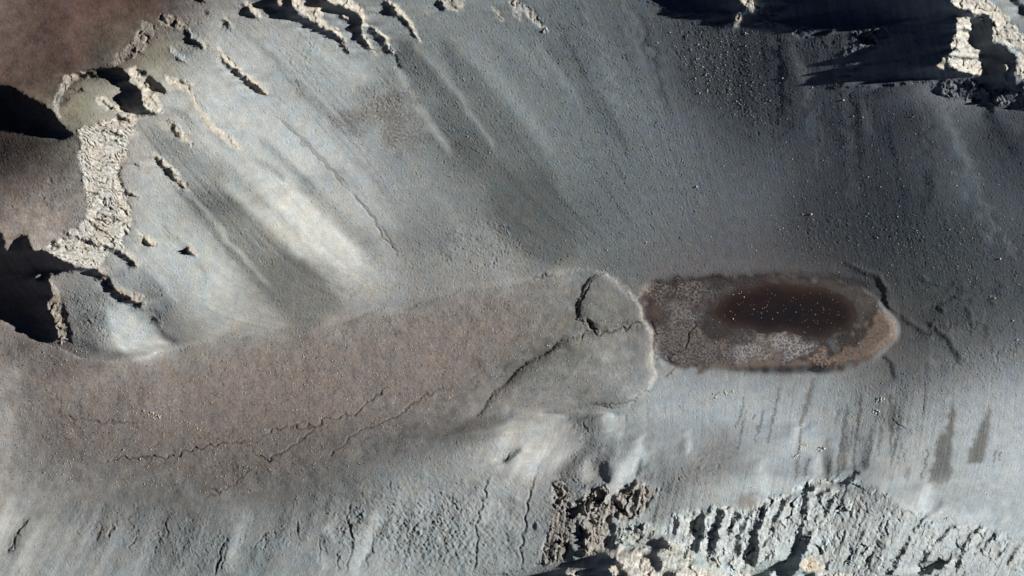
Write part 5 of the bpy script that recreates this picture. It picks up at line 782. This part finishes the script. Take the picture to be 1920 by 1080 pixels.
def rock_mesh(seed, mat):
    r = random.Random(seed); bm = bmesh.new(); bmesh.ops.create_icosphere(bm, subdivisions=1, radius=1)
    for v in bm.verts:
        k = .72+.5*r.random(); v.co *= k; v.co.z *= .75
    sx = .8+.5*r.random()
    for v in bm.verts: v.co.x *= sx; v.co.z += .25
    me = bpy.data.meshes.new('boulder'); bm.to_mesh(me); bm.free(); me.materials.append(mat); return me
RMESH = {k: [rock_mesh(i*7+len(k), RM[k]) for i in range(6)] for k in RM}
ZONES = [  # polygon, individuals, stuff, size range (px radius), kind, group, label
 ([(1385,548),(1440,535),(1520,542),(1598,575),(1590,605),(1540,628),(1400,612),(1350,595)], 30, 30, (.35,.65), 'pale', 'boulders standing in the pond', 'small pale boulder standing out of the dark brown pond'),
 ([(1240,545),(1640,540),(1670,610),(1600,680),(1260,680),(1232,640)], 26, 150, (.5,.95), 'pale', 'boulders on the lake bed', 'pale boulder lying on the mottled lake bed around the pond'),
 ([(1250,60),(1420,60),(1440,240),(1290,190)], 34, 420, (.5,1.15), 'pale', 'boulders below the top right shadow', 'pale boulder on the dark scree left of the great shadow'),
 ([(1440,130),(1760,200),(1900,300),(1900,400),(1440,380)], 26, 240, (.4,1.0), 'pale', 'boulders on the dark right scree', 'pale boulder on the smooth dark scree below the great shadow'),
 ([(1420,400),(1900,400),(1915,560),(1680,560),(1500,490)], 36, 420, (.45,1.0), 'pale', 'boulders above the pond', 'pale boulder on the rough dark ground above and right of the pond'),
 ([(1000,300),(1400,300),(1440,470),(1000,470)], 18, 200, (.5,1.0), 'pale', 'boulders on the grey middle scree', 'pale boulder on the even grey scree above the soil lobe'),
 ([(380,120),(700,150),(950,450),(700,450),(300,250)], 16, 160, (.5,1.0), 'pale', 'boulders on the bright scree', 'pale boulder on the bright streaked scree'),
 ([(110,530),(300,620),(290,660),(150,650)], 16, 260, (.7,1.1), 'pale', 'boulders on the scree cone', 'boulder on the grey scree cone under the brown rib'),
 ([(250,330),(420,520),(480,600),(320,640),(270,480)], 10, 160, (.6,1.0), 'pale', 'boulders beside the scree cone', 'boulder on the pale slope right of the scree cone'),
 ([(0,610),(300,680),(620,610),(1050,530),(1190,590),(1100,740),(800,840),(450,930),(0,900)], 34, 6500, (.5,1.25), 'cream', 'boulders on the cracked valley floor', 'cream boulder on the cracked brown valley floor'),
 ([(262,768),(282,768),(310,782),(300,790),(268,780)], 12, 40, (.8,1.5), 'cream', 'cluster of cream boulders', 'cream boulder in the bright cluster on the brown soil'),
 ([(1335,736),(1385,732),(1382,742),(1342,747)], 7, 6, (1.0,2.0), 'pale', 'stones below the lake bed', 'stone in the short line of stones on the pale slope below the lake bed'),
 ([(1497,838),(1514,833),(1512,842),(1500,845)], 4, 3, (1.0,2.1), 'pale', 'stones beside the long seep', 'stone of the upper small heap beside the long dark seep'),
 ([(1530,842),(1546,832),(1552,838),(1538,850)], 5, 4, (1.0,2.1), 'pale', 'stones right of the long seep', 'stone of the small heap right of the long dark seep'),
 ([(1476,856),(1496,852),(1498,858),(1480,863)], 5, 4, (1.0,2.1), 'pale', 'stones at the foot of the long seep', 'stone of the small heap at the foot of the long dark seep'),
 ([(1636,750),(1662,745),(1660,752),(1640,757)], 6, 4, (1.0,2.1), 'pale', 'upper stones above the ribbed cliffs', 'stone of the wider heap below the right end of the lake bed'),
 ([(1634,772),(1650,768),(1650,775),(1636,778)], 4, 3, (1.0,2.0), 'pale', 'lower stones above the ribbed cliffs', 'stone of the little heap just under the wider one'),
 ([(0,880),(450,960),(900,860),(900,1060),(0,1060)], 12, 500, (.5,.9), 'cream', 'boulders on the lower left slope', 'boulder on the grey lower left slope'),
]
SPEC = [(85,885,1.7),(96,889,1.4),(120,889,1.5),(133,895,1.6),(371,803,1.7),(376,806,1.4),(234,787,1.2),(264,860,1.7),(91,818,1.3),(233,843,1.6),(1306,350,2.0),(1521,402,2.2),(1232,82,1.7),(1308,85,1.6),(1303,148,1.5),(1322,142,1.6),(1465,148,1.8),(1521,166,1.7),(1579,189,1.9),(1598,219,1.3),(1615,221,1.3),(1875,485,2.0),(1866,559,2.0),(1900,601,1.8),(1375,598,1.7),(1505,402,1.4),(1645,446,1.5),(640,680,1.3),(1212,455,1.5),(877,256,1.4),(882,260,1.2),(918,287,1.4),(1211,453,1.3),(1852,928,1.7),(256,78,1.2),(1909,637,1.8)]
indiv = []
def inside(poly, x, y): return bool(inpoly(poly, np.array([x]), np.array([y]))[0])
def samp(poly, n):
    xs = [p_[0] for p_ in poly]; ys = [p_[1] for p_ in poly]; xx = RNG.uniform(min(xs), max(xs), n*6); yy = RNG.uniform(min(ys), max(ys), n*6)
    m = inpoly(poly, xx, yy); ii = np.clip(((yy-Y0)/ST).astype(int), 0, NY-1); jj = np.clip(((xx-X0)/ST).astype(int), 0, NX-1); m &= ~sh[ii, jj]
    return list(zip(xx[m][:n], yy[m][:n]))
def place(x, y, r, kind, lab_, grp):
    o = bpy.data.objects.new('boulder', random.choice(RMESH[kind])); C.objects.link(o)
    o.location = ((x-960)*S, (540-y)*S, hat(x, y)*S if not inside(POND, x, y) else WATER*S); o.rotation_euler = (random.uniform(-.3, .3), random.uniform(-.3, .3), random.uniform(0, 6.28))
    s = r*S; o.scale = (s*random.uniform(.85, 1.2), s*random.uniform(.85, 1.2), s*random.uniform(.85, 1.3)); o['label'] = lab_; o['category'] = 'boulder'; o['group'] = grp; o['kind'] = 'thing'
rub_v, rub_f, rub_m = [], [], []
TEMPL = {k: [(np.array([v.co[:] for v in me.vertices], np.float32), np.array([p_.vertices[:] for p_ in me.polygons], np.int32)) for me in RMESH[k]] for k in RMESH}
stuff = {k: ([], [], 0) for k in RMESH}; cnt = {k: 0 for k in RMESH}
for poly, ni, ns, (r0, r1), kind, grp, lb in ZONES:
    for x, y in samp(poly, ni): place(x, y, r1*random.uniform(.85, 1.25), kind, lb, grp)
    for x, y in samp(poly, ns):
        kk = kind if random.random() > (.35 if kind == 'cream' else .15) else 'dark'
        V, F_ = random.choice(TEMPL[kk]); a = random.uniform(0, 6.28); r = (r0+(r1-r0)*random.random()**3)*S*.95
        ro = np.array([[math.cos(a), -math.sin(a), 0], [math.sin(a), math.cos(a), 0], [0, 0, 1]], np.float32)
        z = hat(x, y)*S if not inside(POND, x, y) else WATER*S
        stuff[kk][0].append(V@ro.T*r + np.array([(x-960)*S, (540-y)*S, z], np.float32)); stuff[kk][1].append(F_+cnt[kk]); cnt[kk] += len(V)
SL = ['largest cream boulder at the left edge of the lower row on the brown soil','small cream boulder right beside the largest one of the lower left row','third cream boulder of the lower left row, seen from its large left end','rightmost cream boulder of the row where the brown soil turns grey',
 'bright cream boulder of a close pair near the bright cluster','smaller boulder touching the right side of the bright pair','cream boulder on brown soil below and left of the bright cluster','cream boulder sitting on the long dark crack of the valley floor','single cream boulder well left of the bright cluster on the brown soil','cream boulder just above the long crack, right of its dark stain',
 'bright lone boulder with a dark shadow in the middle of the grey scree','biggest boulder on the dark slope above the pond, with a black shadow','pale boulder highest of those left of the great shadow','pale boulder close under the ragged lower edge of the long top shadow','pale boulder heading a short line of stones on the dark scree','twin of the pale boulder lying to the lower right of it on the dark scree',
 'pale boulder below the thin shadow finger of the great shadow','pale boulder just under the left tip of the great shadow','brightest boulder on the smooth dark scree below the great shadow','upper left boulder of a close pair below the brightest one','right hand boulder of the close pair on the smooth dark scree',
 'large pale boulder near the right edge on rough dark ground','large pale boulder right of the pond level with its upper shore','pale boulder at the right edge level with the middle of the pond','largest pale boulder standing in the pond near its left end','small boulder close beside the biggest one above the pond','pale boulder midway between the biggest boulder and the channel head',
 'cream boulder near the middle of the valley floor below the dark scree band','pale boulder in the grey scree above the rounded end of the soil lobe','left boulder of a touching pair on the dark streak of the upper slope','right smaller boulder of the touching pair on the dark streak','boulder lower down the same dark streak as the touching pair','small companion of the boulder above the rounded end of the lobe',
 'lone boulder on the pale slope beneath the right hand seep','little pale stone inside the small pale spot on the brown plateau','pale boulder at the right edge below the folded ridges']
for (x, y, r), sl_ in zip(SPEC, SL):
    z = next((q for q in ZONES if inside(q[0], x, y)), None)
    place(x, y, r, 'cream' if y > 640 and x < 1100 else 'pale', sl_, z[5] if z else 'lone large boulders')
for k in stuff:
    if not stuff[k][0]: continue
    v = np.concatenate(stuff[k][0]); f = np.concatenate(stuff[k][1])
    me = bpy.data.meshes.new('rubble'); me.vertices.add(len(v)); me.vertices.foreach_set('co', v.ravel()); me.loops.add(f.size); me.loops.foreach_set('vertex_index', f.ravel()); me.polygons.add(len(f)); me.polygons.foreach_set('loop_start', np.arange(0, f.size, 3, dtype=np.int32)); me.update(calc_edges=True)
    me.materials.append(RM[k]); o = bpy.data.objects.new('rubble', me); C.objects.link(o)
    o['kind'] = 'stuff'; o['category'] = 'rubble'; o['label'] = {'pale': 'pale loose stones scattered over the grey scree and lake bed', 'cream': 'cream loose stones sprinkled over the brown valley floor', 'dark': 'dark loose stones scattered among the pale ones'}[k]
